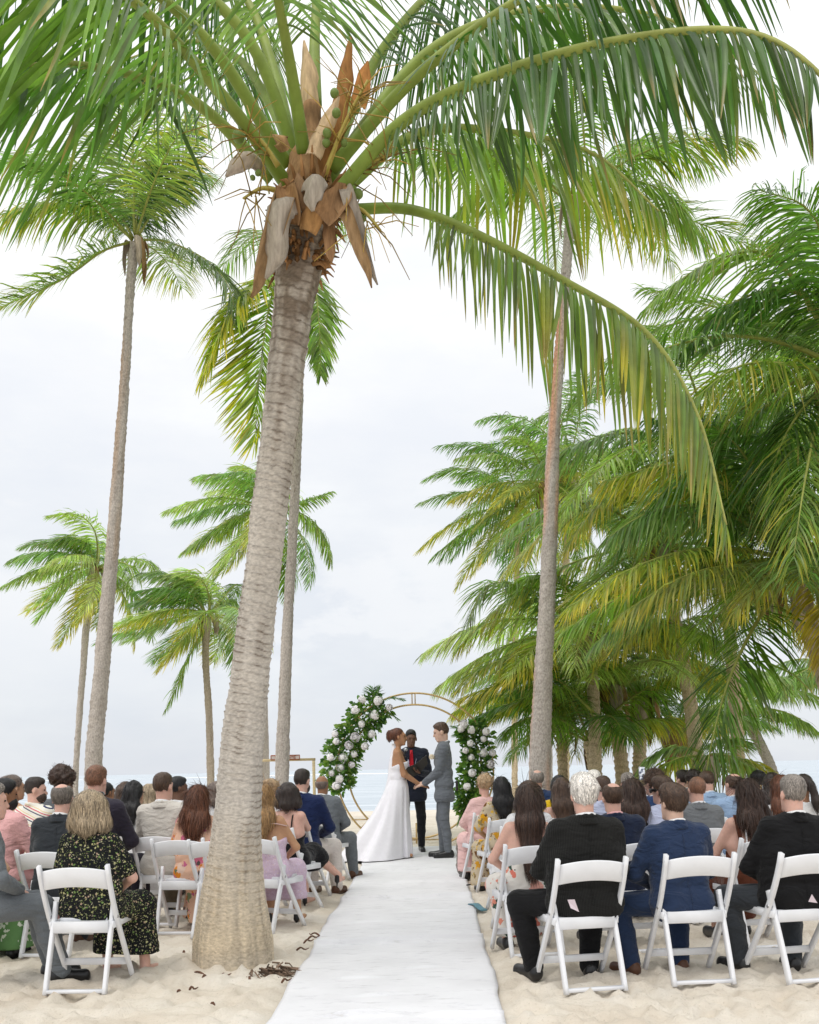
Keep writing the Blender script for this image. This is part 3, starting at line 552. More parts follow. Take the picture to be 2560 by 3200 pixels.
    for (bu, bv, tu, tv, cnt) in ((1010, 560, 1150, 250, 34), (1040, 600, 1230, 480, 26), (870, 520, 760, 400, 18), (1080, 640, 1190, 720, 14), (880, 600, 760, 620, 12)):
        mb = MB(); p0 = off(P(bu, bv, 5.75)); p1 = off(P(tu, tv, 5.6)); tube(mb, catmull([p0, (p0 + p1) / 2 + (0, 0, .04), p1], 8), [.018, .016, .014, .012, .011, .01, .008, .006], 6, (.42, .34, .08))
        for k in range(cnt):
            s = p0 + (p1 - p0) * r.uniform(.25, 1); d = unit(r.normal(0, 1, 3) + unit(p1 - p0) * .8); ln = r.uniform(.15, .42); e = s + d * ln + np.array((0, 0, -.25 * ln))
            tube(mb, [s, s + d * ln * .5, e], [.0042, .0035, .002], 4, np.array((.40, .27, .06)) * r.uniform(.5, 1.3))
        tag(obj('flower_stalk', mb.mesh('flower_stalk', True, STEM, True), root), kind='stuff')
    # roots at the foot
    mb = MB(); rc = off(G(862, 3040))
    for k in range(90):
        a = r.uniform(-2.0, .6); s = rc + np.array((r.normal(0, .05) - .03, r.normal(0, .06) + .03, .0 + abs(r.normal(0, .018)))); d = np.array((math.cos(a), math.sin(a), -.4)); ln = r.uniform(.05, .17)
        e = s + d * ln; e[2] = rc[2] + .004; tube(mb, [s, s + d * ln * .5 + (0, 0, .012), e], [.006, .005, .002], 4, np.array((.13, .09, .065)) * r.uniform(.4, 2.2))
    tag(obj('roots', mb.mesh('roots', True, HUSK, True), root), kind='stuff')
    tag(root, 'thick ringed coconut palm leaning beside the aisle, its crown filling the top', 'palm tree', 'coconut palms on the beach')
build_main_palm()

def gpt(u, y, v=None):        # ground point under photo column u at distance y
    p = P(u, PY, y); p[2] = float(gz(y)) - .05; return p
S2 = 2560 / 1725
def tr(path, y, rad_px):      # trunk path in overview px at distance(s) y, radii in overview px
    n = len(path); ys_ = np.linspace(y, y, n) if np.isscalar(y) else np.interp(np.linspace(0, 1, n), [0, 1], y)
    pts = [PF(u, v, yy_) for (u, v), yy_ in zip(path, ys_)]; b0 = pts[0].copy(); b0[2] = float(gz(b0[1])) - .1; b0[0] -= (pts[1][0] - pts[0][0]) * .3
    return [b0] + pts, [rad_px[0] * S2 / F * ys_[0] * 1.1] + [r_ * S2 / F * q for r_, q in zip(np.interp(np.linspace(0, 1, n), np.linspace(0, 1, len(rad_px)), rad_px), ys_)]
GREY = dict(c0=(.44, .40, .36), c1=(.24, .205, .175))
# tall palm on the left
p_, r_ = tr([(197, 1610), (215, 1400), (237, 1150), (252, 950), (266, 750), (275, 600), (284, 512)], 13.5, (18, 17, 15, 13, 11, 9, 10))
palm('tall slender palm at the left, crown just under the big fronds', p_, r_, 6, 2.2, .66, .022, 50, seed=11, el=(85, 20), rows=260, trunk_kw=dict(ring=.10, amp=.01, tint=(.40, .27, .17), **GREY), dead=7, husk=.6,
     extra=[([PF(*c) for c in cp], kw) for cp, kw in [
        ([(280, 505, 13.5), (220, 460, 13.2), (110, 428, 12.8), (-30, 460, 12.5)], dict(droop=1.0, yellow=.25)),
        ([(275, 510, 13.5), (215, 530, 13.3), (130, 590, 13.0), (-15, 655, 12.8)], dict(droop=.5, yellow=.2, lift=.6)),
        ([(290, 505, 13.5), (350, 508, 13.3), (430, 545, 13.0), (480, 600, 12.8), (500, 680, 12.7)], dict(droop=.7, col=(.13, .19, .08))),
        ([(290, 500, 13.5), (330, 430, 13.5), (375, 360, 13.4), (420, 290, 13.4)], dict(droop=.4, col=(.05, .11, .03))),
        ([(284, 495, 13.5), (275, 420, 13.6), (240, 340, 13.8), (180, 280, 14.2)], dict(droop=.6)),
        ([(284, 495, 13.5), (300, 400, 13.6), (330, 320, 13.8), (390, 250, 14.2)], dict(droop=.6, col=(.05, .11, .03))),
        ([(280, 500, 13.5), (220, 400, 13.8), (140, 330, 14.2), (20, 330, 14.6)], dict(droop=1.0)),
        ([(280, 500, 13.5), (240, 430, 14.2), (190, 400, 14.8), (120, 430, 15.3)], dict(droop=1.0, yellow=.3)),
        ([(285, 500, 13.5), (300, 450, 14.3), (340, 400, 15.0), (400, 420, 15.5)], dict(droop=.8, col=(.06, .12, .03)))]])
# small windswept palms at the shore, left
p_, r_ = tr([(160, 1625), (168, 1500), (176, 1400), (182, 1320), (200, 1200)], 26, (6, 6.5, 7, 8))
palm('small windswept palm farthest left near the shore', p_, r_, 22, 2.3, .72, .028, 40, wind=(-.6, .1, .0), pale=.6, seed=21, droop=.9, yellow=.6, el=(88, -45), bend=.75, trunk_kw=dict(**GREY), dead=6)
p_, r_ = tr([(444, 1650), (440, 1500), (433, 1380), (437, 1300)], 24, (8, 7.5, 7, 8))
palm('short windblown palm left of the big trunk with a limp hanging frond', p_, r_, 22, 2.3, .72, .028, 40, wind=(-.65, .1, .0), pale=.6, seed=32, droop=.9, yellow=.5, el=(88, -30), bend=.7, trunk_kw=dict(c0=(.40, .34, .27), c1=(.22, .18, .14)), dead=5,
     extra=[([PF(437, 1310, 24), PF(400, 1380, 23.8), PF(375, 1440, 23.8), PF(350, 1495, 23.8)], dict(droop=.6, L=.6))])
p_, r_ = tr([(560, 1640), (556, 1400), (560, 1200), (562, 1080)], 25, (8, 7, 6, 7))
palm('windblown palm whose trunk hides behind the big trunk', p_, r_, 22, 2.4, .72, .028, 40, wind=(-.6, .1, .0), pale=.6, seed=43, droop=.9, yellow=.6, el=(88, -50), bend=.75, trunk_kw=dict(**GREY), dead=4,
     extra=[([PF(575, 1080, 25), PF(640, 1055, 24.8), PF(700, 1035, 24.6)], dict(droop=.7, L=.45))])
# slim palm directly behind the big trunk
p_, r_ = tr([(594, 1640), (600, 1450), (607, 1300), (618, 1100), (628, 900), (630, 700), (622, 560)], 13.8, (15, 13, 11, 10, 9, 9, 9))
palm('slim grey palm right behind the big trunk, yellow tipped fronds hanging', p_, r_, 0, 2.4, .75, .024, 44, seed=54, rows=240, dead=3, trunk_kw=dict(ring=.1, amp=.008, **GREY),
     extra=[([PF(*c) for c in cp], kw) for cp, kw in [
        ([(615, 555, 13.8), (580, 600, 13.2), (555, 720, 12.8), (535, 930, 12.6)], dict(droop=.35, yellow=.25, L=.95, lift=.1, w=.038, n=64, tipcol=(.70, .55, .05), col=(.20, .32, .04), wind=(-.35, 0, 0))),
        ([(612, 555, 13.8), (560, 580, 13.4), (490, 650, 13.0), (430, 790, 12.8)], dict(droop=.6, yellow=.55, L=.85, w=.04, n=64, tipcol=(.70, .55, .05), col=(.24, .34, .045))),
        ([(630, 555, 13.8), (660, 590, 13.5), (672, 680, 13.3), (676, 790, 13.2)], dict(droop=.7, L=.5, w=.034, n=60, col=(.20, .31, .05))),
        ([(622, 550, 13.8), (640, 480, 14.3), (690, 450, 14.8), (760, 480, 15.2)], dict(droop=.8)),
        ([(622, 550, 13.8), (580, 500, 14.4), (530, 500, 14.9), (470, 560, 15.3)], dict(droop=.8))]])
# tall palm right of the couple
p_, r_ = tr([(1137, 1640), (1143, 1450), (1152, 1280), (1160, 1080), (1168, 880), (1182, 700), (1195, 540), (1205, 430)], 12.5, (24, 21, 18, 16, 14, 12, 10.5, 11))
palm('tall weathered palm with rust stained trunk right of the couple', p_, r_, 8, 2.5, .68, .022, 46, seed=65, rows=300, trunk_kw=dict(ring=.085, amp=.012, tint=(.60, .24, .09), **GREY), dead=4, husk=.5, el=(70, 0),
     extra=[([PF(*c) for c in cp], kw) for cp, kw in [
        ([(1210, 425, 12.5), (1290, 380, 12.2), (1390, 400, 12.0), (1480, 500, 11.9)], dict(droop=.9, L=.8)),
        ([(1210, 425, 12.5), (1280, 330, 12.6), (1380, 300, 12.7), (1500, 350, 12.8)], dict(droop=.9)),
        ([(1200, 425, 12.5), (1120, 380, 12.3), (1020, 400, 12.1), (930, 480, 12.0)], dict(droop=.9)),
        ([(1215, 430, 12.5), (1300, 430, 13.2), (1370, 480, 13.8), (1420, 560, 14.2)], dict(droop=.9, yellow=.3))]])
p_, r_ = tr([(1158, 1635), (1157, 1560), (1152, 1400), (1150, 1200), (1148, 1020)], 23, (6, 6, 5.5, 5, 6))
palm('thin palm hidden behind the rust stained trunk', p_, r_, 20, 2.6, .62, .024, 34, seed=71, yellow=.7, droop=.8, trunk_kw=dict(**GREY), dead=6, wind=(-.2, 0, 0))
# grove on the right
def grove(label, crown, y, base_u, L, n, seed, rpx, **kw):
    b = gpt(base_u * S2, y if np.isscalar(y) else y[0]); yt = y if np.isscalar(y) else y[1]; top = PF(crown[0], crown[1], yt); mid = (b * .5 + top * .5); mid[0] += (b[0] - top[0]) * .18
    r0 = rpx * S2 / F * yt; d = dict(yellow=.6, droop=.9, dead=6, bend=.78, minz=2.6, trunk_kw=dict(c0=(.56, .46, .32), c1=(.22, .155, .09), ring=.12, amp=.022)); d.update(kw)
    return palm(label, [b, mid, top], [r0 * 1.15, r0, r0 * .95], n, L, d.pop('leaf', .75), d.pop('w', .024), d.pop('nleaf', 42), seed=seed, **d)
E = lambda cps, **kw: ([PF(*c) for c in cps], kw)
grove('big dark palm at the right edge, crown highest of the grove', (1775, 790), 10.5, 1830, 3.3, 20, 81, 22, leaf=.85, nleaf=52, w=.022, yellow=.2, el=(75, -50),
      extra=[E([(1775, 790, 10.5), (1680, 770, 9.8), (1560, 770, 9.3), (1450, 850, 9.0)], droop=1.1, L=.9, col=(.14, .23, .03), yellow=.2, n=60),
             E([(1775, 780, 10.5), (1680, 600, 10.2), (1600, 530, 10.0), (1480, 560, 9.8), (1370, 640, 9.7)], droop=.8, L=.85, n=60),
             E([(1775, 780, 10.5), (1760, 560, 10.2), (1700, 440, 10.0), (1600, 400, 9.8)], droop=.7, L=.9, n=60, col=(.12, .22, .03)),
             E([(1775, 790, 10.5), (1640, 690, 11.0), (1520, 650, 11.3), (1360, 610, 11.6)], droop=.5, L=.7, n=56),
             E([(1775, 780, 10.5), (1720, 650, 10.3), (1650, 610, 10.1), (1540, 640, 9.9), (1440, 740, 9.8)], droop=.9, L=.85, n=60, col=(.06, .14, .02)),
             E([(1775, 800, 10.5), (1700, 850, 10.0), (1640, 950, 9.8), (1610, 1080, 9.7)], droop=.8, L=.9, n=56, col=(.06, .13, .02))])
grove('leaning palm at the right edge with pale arching fronds and brown sheaths', (1668, 1190), 11.5, 1800, 3.0, 22, 92, 20, leaf=.8, nleaf=50, w=.022, el=(80, -45), dead=8,
      extra=[E([(1650, 1200, 11.5), (1570, 1190, 10.8), (1450, 1210, 10.4), (1310, 1290, 10.2)], droop=.9, L=.75, col=(.22, .27, .10), yellow=.35, n=56),
             E([(1725, 1200, 11.3), (1680, 1190, 10.6), (1610, 1220, 10.2), (1545, 1290, 10.0)], droop=.9, L=.7, col=(.24, .28, .10), yellow=.45, n=50),
             E([(1650, 1240, 11.5), (1600, 1300, 11.0), (1540, 1420, 10.7), (1500, 1560, 10.6), (1480, 1680, 10.6)], droop=.55, L=.95, lift=.0, col=(.085, .16, .02), n=60),
             E([(1650, 1200, 11.5), (1560, 1050, 11.2), (1430, 980, 11.0), (1280, 1010, 10.8)], droop=.9, L=.9, yellow=.45, col=(.12, .19, .03), n=56),
             E([(1650, 1180, 11.5), (1600, 1010, 11.5), (1500, 890, 11.4), (1370, 880, 11.2)], droop=1.0, L=.9, col=(.05, .12, .02), n=56),
             E([(1660, 1180, 11.5), (1640, 1050, 11.6), (1615, 950, 11.7), (1560, 860, 11.8)], droop=.8, L=.8, col=(.05, .12, .02), n=50),
             E([(1690, 1200, 11.0), (1720, 1250, 10.4), (1730, 1330, 10.2), (1725, 1400, 10.2)], droop=.6, L=.5, col=(.40, .30, .05), n=40, yellow=.5)])
grove('ringed palm in the middle of the grove with dark scars', (1285, 1450), 17, 1318, 2.8, 15, 103, 15, el=(80, -12), pale=.6)
grove('ringed palm beside the raised phone', (1352, 1475), 17.6, 1342, 2.6, 10, 114, 14, el=(75, -10), pale=.4)
grove('palm behind the grove with spreading pale fronds', (1390, 1160), 15.5, 1480, 3.3, 19, 125, 14, leaf=.85, nleaf=50, pale=.65, el=(75, -25))
grove('palm in the grove next to the rust stained trunk', (1245, 1340), 16, 1255, 2.6, 15, 136, 13, leaf=.8, nleaf=48, pale=.65, wind=(-.05, 0, 0), el=(70, -20),
      extra=[E([(1230, 1340, 16), (1130, 1250, 15.6), (1030, 1230, 15.2), (985, 1310, 15)], droop=.7, L=.8, col=(.17, .25, .09)),
             E([(1230, 1360, 16), (1130, 1370, 15.6), (1030, 1400, 15.2), (965, 1450, 15)], droop=.5, L=.8, col=(.2, .27, .1), yellow=.3),
             E([(1250, 1500, 15.5), (1170, 1430, 15.2), (1080, 1430, 15.0), (1000, 1470, 14.9)], droop=.5, L=.75, col=(.09, .17, .03)),
             E([(1250, 1440, 15.5), (1150, 1400, 15.0), (1050, 1440, 14.8), (975, 1470, 14.7)], droop=.45, L=.75, col=(.15, .2, .03), yellow=.6),
             E([(1260, 1540, 16.6), (1190, 1470, 16.2), (1110, 1470, 16.0), (1030, 1520, 15.9)], droop=.6, L=.6, col=(.13, .21, .03), yellow=.3)])
grove('dark palm filling the middle of the grove below the long arching frond', (1500, 960), 14.5, 1560, 3.3, 22, 229, 13, leaf=.85, nleaf=50, pale=.15, el=(75, -40), yellow=.7)
grove('far palm above the arch with a golden frond', (1092, 1075), 25, 1082, 2.8, 22, 147, 6, nleaf=34, leaf=.65, w=.026, wind=(-.3, 0, 0), yellow=.7, pale=.3)
grove('far palm with dead brown skirt behind the rust stained trunk', (1195, 985), 24, 1190, 2.9, 22, 158, 7, nleaf=36, leaf=.65, w=.026, wind=(-.25, 0, 0), yellow=.6, dead=10, pale=.3)
grove('short palm with shaggy brown neck behind the guests', (1420, 1535), 19, 1440, 1.9, 10, 169, 10, minz=1.9, el=(70, -5), dead=12, yellow=.6)
grove('stout shaggy palm stump rising behind the guests at right', (1490, 1600), 13.5, 1497, .9, 6, 170, 13, minz=1.2, el=(50, -30), dead=14, husk=.7, nleaf=30, leaf=.5)
grove('grey trunked palm curving to the left over the water', (1565, 1500), (20, 20), 1650, 1.7, 12, 181, 11, minz=1.9, el=(70, -25), nleaf=34, leaf=.6, trunk_kw=dict(**GREY))
grove('shaded palm trunk just right of the rust stained trunk', (1180, 1500), 18, 1186, 2.2, 10, 192, 11, el=(60, 0), dead=8, yellow=.5)
grove('low palm with thick yellow stems and brown rags', (1240, 1560), 16.5, 1262, 2.2, 9, 203, 12, minz=2.0, el=(65, 5), dead=6, yellow=.5, husk=.6)
grove('far palm at the right edge, drooping tips over the sea', (1800, 1440), 20, 1850, 2.8, 16, 214, 10, nleaf=36, el=(60, -50))
# ------------------------------------------------------------------ bodies: smooth union of tapered limbs, meshed by surface nets
def nets(Fd, org, h):
    ins = Fd < 0; nx, ny, nz = Fd.shape
    c = np.zeros((nx - 1, ny - 1, nz - 1), np.int8)
    for a in (0, 1):
        for b in (0, 1):
            for d in (0, 1): c += ins[a:nx - 1 + a, b:ny - 1 + b, d:nz - 1 + d]
    act = (c > 0) & (c < 8); I = np.argwhere(act); idx = np.full(act.shape, -1, np.int32); idx[act] = np.arange(len(I))
    sm = np.zeros((len(I), 3)); ct = np.zeros(len(I)); cor = [(a, b, d) for a in (0, 1) for b in (0, 1) for d in (0, 1)]
    vals = {k: Fd[I[:, 0] + k[0], I[:, 1] + k[1], I[:, 2] + k[2]] for k in cor}
    for a in cor:
        for ax in range(3):
            if a[ax] == 0:
                b = list(a); b[ax] = 1; b = tuple(b); fa, fb = vals[a], vals[b]; x = (fa < 0) != (fb < 0)
                t = np.where(x, fa / np.where(x, fa - fb, 1), 0); p = np.tile(np.array(a, float), (len(I), 1)); p[:, ax] += t; sm += p * x[:, None]; ct += x
    V = (I + sm / np.maximum(ct, 1)[:, None]) * h + org; Q = []
    for ax in range(3):
        lo = [slice(None)] * 3; hi = [slice(None)] * 3; lo[ax] = slice(0, -1); hi[ax] = slice(1, None); A = ins[tuple(lo)]; B = ins[tuple(hi)]
        E_ = np.argwhere(A != B); b1, b2 = [k for k in range(3) if k != ax]; ok = (E_[:, b1] > 0) & (E_[:, b2] > 0) & (E_[:, b1] < Fd.shape[b1] - 1) & (E_[:, b2] < Fd.shape[b2] - 1); E_ = E_[ok]
        fl = A[E_[:, 0], E_[:, 1], E_[:, 2]]
        def g(d1, d2):
            e = E_.copy(); e[:, b1] += d1; e[:, b2] += d2; return idx[e[:, 0], e[:, 1], e[:, 2]]
        q = np.stack([g(-1, -1), g(0, -1), g(0, 0), g(-1, 0)], 1)
        if ax == 1: fl = ~fl
        q[~fl] = q[~fl][:, ::-1]; Q.append(q)
    return V, np.concatenate(Q)
def sdf(prims, h, cuts=(), ck=0.0):
    """prims: ('c',a,b,r1,r2,k) tapered capsule; ('e',centre,radii,R,k) ellipsoid; ('-',centre,r) carved sphere"""
    los, his = [], []
    for p in prims:
        if p[0] == 'c': los.append(np.minimum(p[1], p[2]) - max(p[3], p[4])); his.append(np.maximum(p[1], p[2]) + max(p[3], p[4]))
        elif p[0] == 'e': m_ = max(p[2]); los.append(np.asarray(p[1]) - m_); his.append(np.asarray(p[1]) + m_)
    lo = np.min(los, 0) - .03 - 2 * h; hi = np.max(his, 0) + .03 + 2 * h; n = np.ceil((hi - lo) / h).astype(int) + 1
    ax = [lo[i] + np.arange(n[i]) * h for i in range(3)]; Fd = np.full(n, .5, np.float32)
    for p in prims:
        if p[0] == 'c': a, b, r1, r2, k = np.asarray(p[1], float), np.asarray(p[2], float), p[3], p[4], p[5]; l = np.minimum(a, b) - max(r1, r2); u = np.maximum(a, b) + max(r1, r2)
        elif p[0] == 'e': c_, R_, k = np.asarray(p[1], float), np.asarray(p[2], float), p[4]; l = c_ - R_.max(); u = c_ + R_.max()
        else: c_ = np.asarray(p[1], float); k = .04; l = c_ - p[2]; u = c_ + p[2]
        pad = k + 3 * h; sl = tuple(slice(max(0, int((l[i] - pad - lo[i]) / h)), min(n[i], int((u[i] + pad - lo[i]) / h) + 2)) for i in range(3))
        x, y, z = ax[0][sl[0]][:, None, None], ax[1][sl[1]][None, :, None], ax[2][sl[2]][None, None, :]
        if p[0] == 'c':
            d = b - a; L2 = max(d @ d, 1e-9); t = np.clip(((x - a[0]) * d[0] + (y - a[1]) * d[1] + (z - a[2]) * d[2]) / L2, 0, 1)
            q = np.sqrt((x - a[0] - t * d[0]) ** 2 + (y - a[1] - t * d[1]) ** 2 + (z - a[2] - t * d[2]) ** 2) - (r1 + (r2 - r1) * t)
        elif p[0] == 'e':
            R3 = p[3]; X_, Y_, Z_ = x - c_[0], y - c_[1], z - c_[2]
            if R3 is None: A_, B_, C_ = X_, Y_, Z_
            else:
                R3 = np.asarray(R3); A_ = X_ * R3[0, 0] + Y_ * R3[1, 0] + Z_ * R3[2, 0]; B_ = X_ * R3[0, 1] + Y_ * R3[1, 1] + Z_ * R3[2, 1]; C_ = X_ * R3[0, 2] + Y_ * R3[1, 2] + Z_ * R3[2, 2]
            k0 = np.sqrt((A_ / R_[0]) ** 2 + (B_ / R_[1]) ** 2 + (C_ / R_[2]) ** 2); k1 = np.sqrt((A_ / R_[0] ** 2) ** 2 + (B_ / R_[1] ** 2) ** 2 + (C_ / R_[2] ** 2) ** 2) + 1e-9; q = k0 * (k0 - 1) / k1
        else:
            q = p[2] - np.sqrt((x - c_[0]) ** 2 + (y - c_[1]) ** 2 + (z - c_[2]) ** 2); f0 = Fd[sl]; kk = .02; hh = np.maximum(kk - np.abs(f0 - q), 0) / kk; Fd[sl] = np.maximum(f0, q) + hh * hh * kk * .25; continue
        f0 = Fd[sl]; hh = np.maximum(k - np.abs(f0 - q), 0) / k; Fd[sl] = np.minimum(f0, q) - hh * hh * k * .25
    for (nv, cc) in cuts:
        pl = (nv[0] * ax[0][:, None, None] + nv[1] * ax[1][None, :, None] + nv[2] * ax[2][None, None, :] - cc); hh = np.maximum(ck - np.abs(Fd - pl), 0) / ck if ck else 0; Fd = np.maximum(Fd, pl) + (hh * hh * ck * .25 if ck else 0)
    Fd[0] = Fd[-1] = .5; Fd[:, 0] = Fd[:, -1] = .5; Fd[:, :, 0] = Fd[:, :, -1] = .5
    return nets(Fd, lo, h)
def rotm(yaw=0, pitch=0, roll=0):
    """head frame: yaw about z (ccw+), pitch>0 looks down"""
    return np.array((Matrix.Rotation(yaw, 3, 'Z') @ Matrix.Rotation(-pitch, 3, 'X') @ Matrix.Rotation(roll, 3, 'Y')))
def ik(a, c, l1, l2, pole):
    a, c = np.asarray(a, float), np.asarray(c, float); d = c - a; L = np.linalg.norm(d); L_ = min(L, (l1 + l2) * .995); n = d / L; c = a + n * L_
    x = (l1 * l1 - l2 * l2 + L_ * L_) / (2 * L_); hgt = math.sqrt(max(l1 * l1 - x * x, 0)); p = np.asarray(pole, float); p = unit(p - n * (p @ n)); return a + n * x + p * hgt, c
def head_prims(H, R, female=False, jaw=0.0):
    g = lambda p: H + R @ np.asarray(p, float); f = .95 if female else 1.0
    E_ = lambda c, r_, k: ('e', g(c), np.array(r_) * f, R, k)
    return [E_((0, -.012, .03), (.076, .096, .090), .02), E_((0, .030, -.045), (.056 + jaw, .064, .078), .03), ('c', g((-.022, .066, -.098)), g((.022, .066, -.098)), .018 * f, .018 * f, .02),
            ('c', g((0, .090, .012)), g((0, .106, -.030)), .007, .011, .012), ('c', g((-.03, .080, .03)), g((.03, .080, .03)), .013, .013, .02),
            ('c', g((-.016, .088, -.066)), g((.016, .088, -.066)), .008, .008, .010),
            E_((.078, -.004, -.008), (.011, .019, .033), .006), E_((-.078, -.004, -.008), (.011, .019, .033), .006)]
def hand_prims(w, d, nrm, side, curl=.5, s=1.0):
    """palm and five fingers; d = pointing direction, nrm = back of the hand, side = thumb direction"""
    d, nrm, side = unit(d), unit(nrm), unit(side); out_ = []
    k0 = w + d * .085 * s
    for j, off in enumerate((.030, .010, -.010, -.029)):
        out_.append(('c', w + side * off * .6 * s, k0 + side * off * s, .016 * s, .0135 * s, .010))
    for j, (off, ln) in enumerate(((.030, .070), (.010, .080), (-.010, .074), (-.029, .058))):
        p = k0 + side * off * s; dd = d; r_ = .0098 * s
        for seg in range(3):
            ang = curl * (.55 + .5 * seg); dd2 = unit(d * math.cos(ang) - nrm * math.sin(ang)); q = p + dd2 * ln * s * (.45, .32, .23)[seg]; out_.append(('c', p, q, r_, r_ * .9, .004)); p = q; r_ *= .9
    t0 = w + side * .026 * s + d * .02 * s; t1 = t0 + (side * .7 + d * .7 - nrm * .3) * .042 * s; t2 = t1 + (side * .15 + d * .9 - nrm * .5) * .034 * s
    return out_ + [('c', t0, t1, .014 * s, .011 * s, .008), ('c', t1, t2, .011 * s, .0085 * s, .004)]
LEGS = {'norm': (((-.13, .42, .51), (-.13, .38, .10)), ((.13, .42, .51), (.13, .40, .10))), 'tuck': (((-.12, .42, .50), (-.11, .20, .10)), ((.12, .42, .50), (.12, .24, .10))),
        'wide': (((-.36, .28, .50), (-.27, .24, .10)), ((.18, .42, .50), (.10, .22, .10))), 'right': (((-.05, .42, .51), (-.05, .42, .10)), ((.20, .42, .52), (.22, .44, .10))),
        'cross': (((-.06, .42, .50), (-.02, .42, .10)), ((.06, .45, .58), (.26, .66, .30))), 'straight': (((-.10, .40, .52), (-.13, .50, .10)), ((.10, .40, .52), (.10, .52, .10)))}
LAP = {'L': (-.09, .27, .63), 'R': (.09, .27, .63)}
CACHE = {}
def seated(fem=False, lean=0.0, legs='norm', arms=None, hyaw=0.0, hpitch=.05, h=.015, fat=0.0, hands=False, htilt=0.0, shrug=0.0):
    key = ('seat', fem, round(lean, 2), legs, str(arms), round(hyaw, 2), round(hpitch, 2), h, fat, hands, htilt, shrug)
    if key in CACHE: return CACHE[key]
    sw = .150 if fem else .185; hip = np.array((0, .02, .54)); D = np.array((0, math.sin(lean), math.cos(lean))); nb = hip + D * .53; sh = hip + D * (.455 + shrug)
    R = rotm(hyaw, hpitch, htilt); H = nb + np.array((0, .025 + .06 * lean, .145)); fr = fat
    S = [sh + np.array((-sw, 0, 0)), sh + np.array((sw, 0, 0))]; A = dict(LAP); A.update(arms or {})
    sk = {'hip': hip, 'nb': nb, 'sh': S, 'H': H, 'R': R, 'D': D, 'fem': fem, 'fat': fat, 'h': h}; arm = []
    for s, k in ((-1, 'L'), (1, 'R')):
        a = S[0] if s < 0 else S[1]; el, wr = ik(a, A[k], .29, .26, (s * 1.0, -.35, -.35)); arm.append((a, el, wr))
    sk['arm'] = arm; leg = []
    for s, (kn, an) in zip((-1, 1), LEGS[legs]): leg.append((hip + np.array((s * .09, .02, -.01)), np.array(kn, float), np.array(an, float)))
    sk['leg'] = leg; sk['toe'] = [l[2] + unit(np.array(((l[1][0] - l[0][0]) * .6, .30, 0))) * .15 - np.array((0, 0, .055)) for l in leg]
    sk['body'] = body_mesh(sk, h, hands, True); CACHE[key] = sk; sk['key'] = key; return sk
def torso_prims(sk, inf=0.0, k=.05, lo=True):
    hip, D, S, nb, f, fem = sk['hip'], sk['D'], sk['sh'], sk['nb'], sk['fat'], sk['fem']; X = np.array((1.0, 0, 0)); P_ = []
    def row(t, hw, r_, y=0): c = hip + D * t + np.array((0, y, 0)); P_.append(('c', c - X * hw, c + X * hw, r_ + inf, r_ + inf, k))
    row(0.0, .085 + f, .105, 0); row(.14, .07 + f * 1.2, .095 + f * .3, 0); row(.28, .085 + f, .098 + f * .2, 0.01); row(.38, .10 if not fem else .085, .092, .01)
    if fem: P_.append(('c', hip + D * .31 + np.array((-.065, .085, 0)), hip + D * .31 + np.array((.065, .085, 0)), .055 + inf, .055 + inf, .05))
    P_.append(('c', S[0] + X * .02, S[1] - X * .02, .058 + inf, .058 + inf, k)); P_.append(('c', (S[0] * .5 + S[1] * .5) * .6 + nb * .4 - X * .05, (S[0] * .5 + S[1] * .5) * .6 + nb * .4 + X * .05, .055 + inf, .055 + inf, k)); return P_
def body_mesh(sk, h, hands, feet):
    P_ = torso_prims(sk, -.012); H, R, nb = sk['H'], sk['R'], sk['nb']; fem = sk['fem']
    P_ += [('c', nb - sk['D'] * .05, H + R @ np.array((0, -.022, -.06)), .055 if not fem else .046, .055 if not fem else .046, .03)] + head_prims(H, R, fem)
    for i, (a, e, w) in enumerate(sk['arm']):
        q = .9 if fem else 1; P_ += [('c', a, e, .050 * q, .040 * q, .03), ('c', e, w, .040 * q, .027 * q, .02)]; d = unit(w - e); s = -1 if i == 0 else 1
        dd = sk.get('handdir', {}).get(i)
        if hands: P_ += hand_prims(w, dd[0] if dd else d, dd[1] if dd else (s * .3, .2, 1), dd[2] if dd else (-s, .3, 0), sk.get('curl', .6), q)
        else: P_ += hand_prims(w, d, (s * .3, .2, 1), (-s, .3, 0), .6, 1.25)[:4] + hand_prims(w, d, (s * .3, .2, 1), (-s, .3, 0), .5, 1.25)[4:]
    for (a, kn, an), toe in zip(sk['leg'], sk['toe']):
        P_ += [('c', a, kn, .078, .053, .03), ('c', kn, kn * .55 + an * .45 + np.array((0, -.015, 0)), .053, .052, .02), ('c', kn * .55 + an * .45 + np.array((0, -.015, 0)), an, .052, .034, .02)]
        hl = an + np.array((0, -.02, -.05)); P_ += [('c', hl, an, .03, .034, .02), ('c', hl, toe, .030, .024, .02)]
    V, Q = sdf(P_, h); return mesh('person', V, Q)
def wrinkle(V, amp=.006, s=9, seed=0.0):
    n = unit(V - V.mean(0)); return V + n * (amp * vn(V * np.array((.7, .8, 1.6)), s, seed) + amp * 1.1 * (.25 - np.abs(vn(V * np.array((.6, .8, 2.2)) + .25 * vn(V, 5)[:, None], s * 1.7, seed + 4))) + amp * .5 * vn(V * np.array((1, 1, 2)), s * 4, seed + 8))[:, None]
def cloth_mesh(name, P_, h, cuts=(), amp=.013, seed=0.0):
    V, Q = sdf(P_, h, cuts); return mesh(name, wrinkle(V, amp, 9, seed), Q)
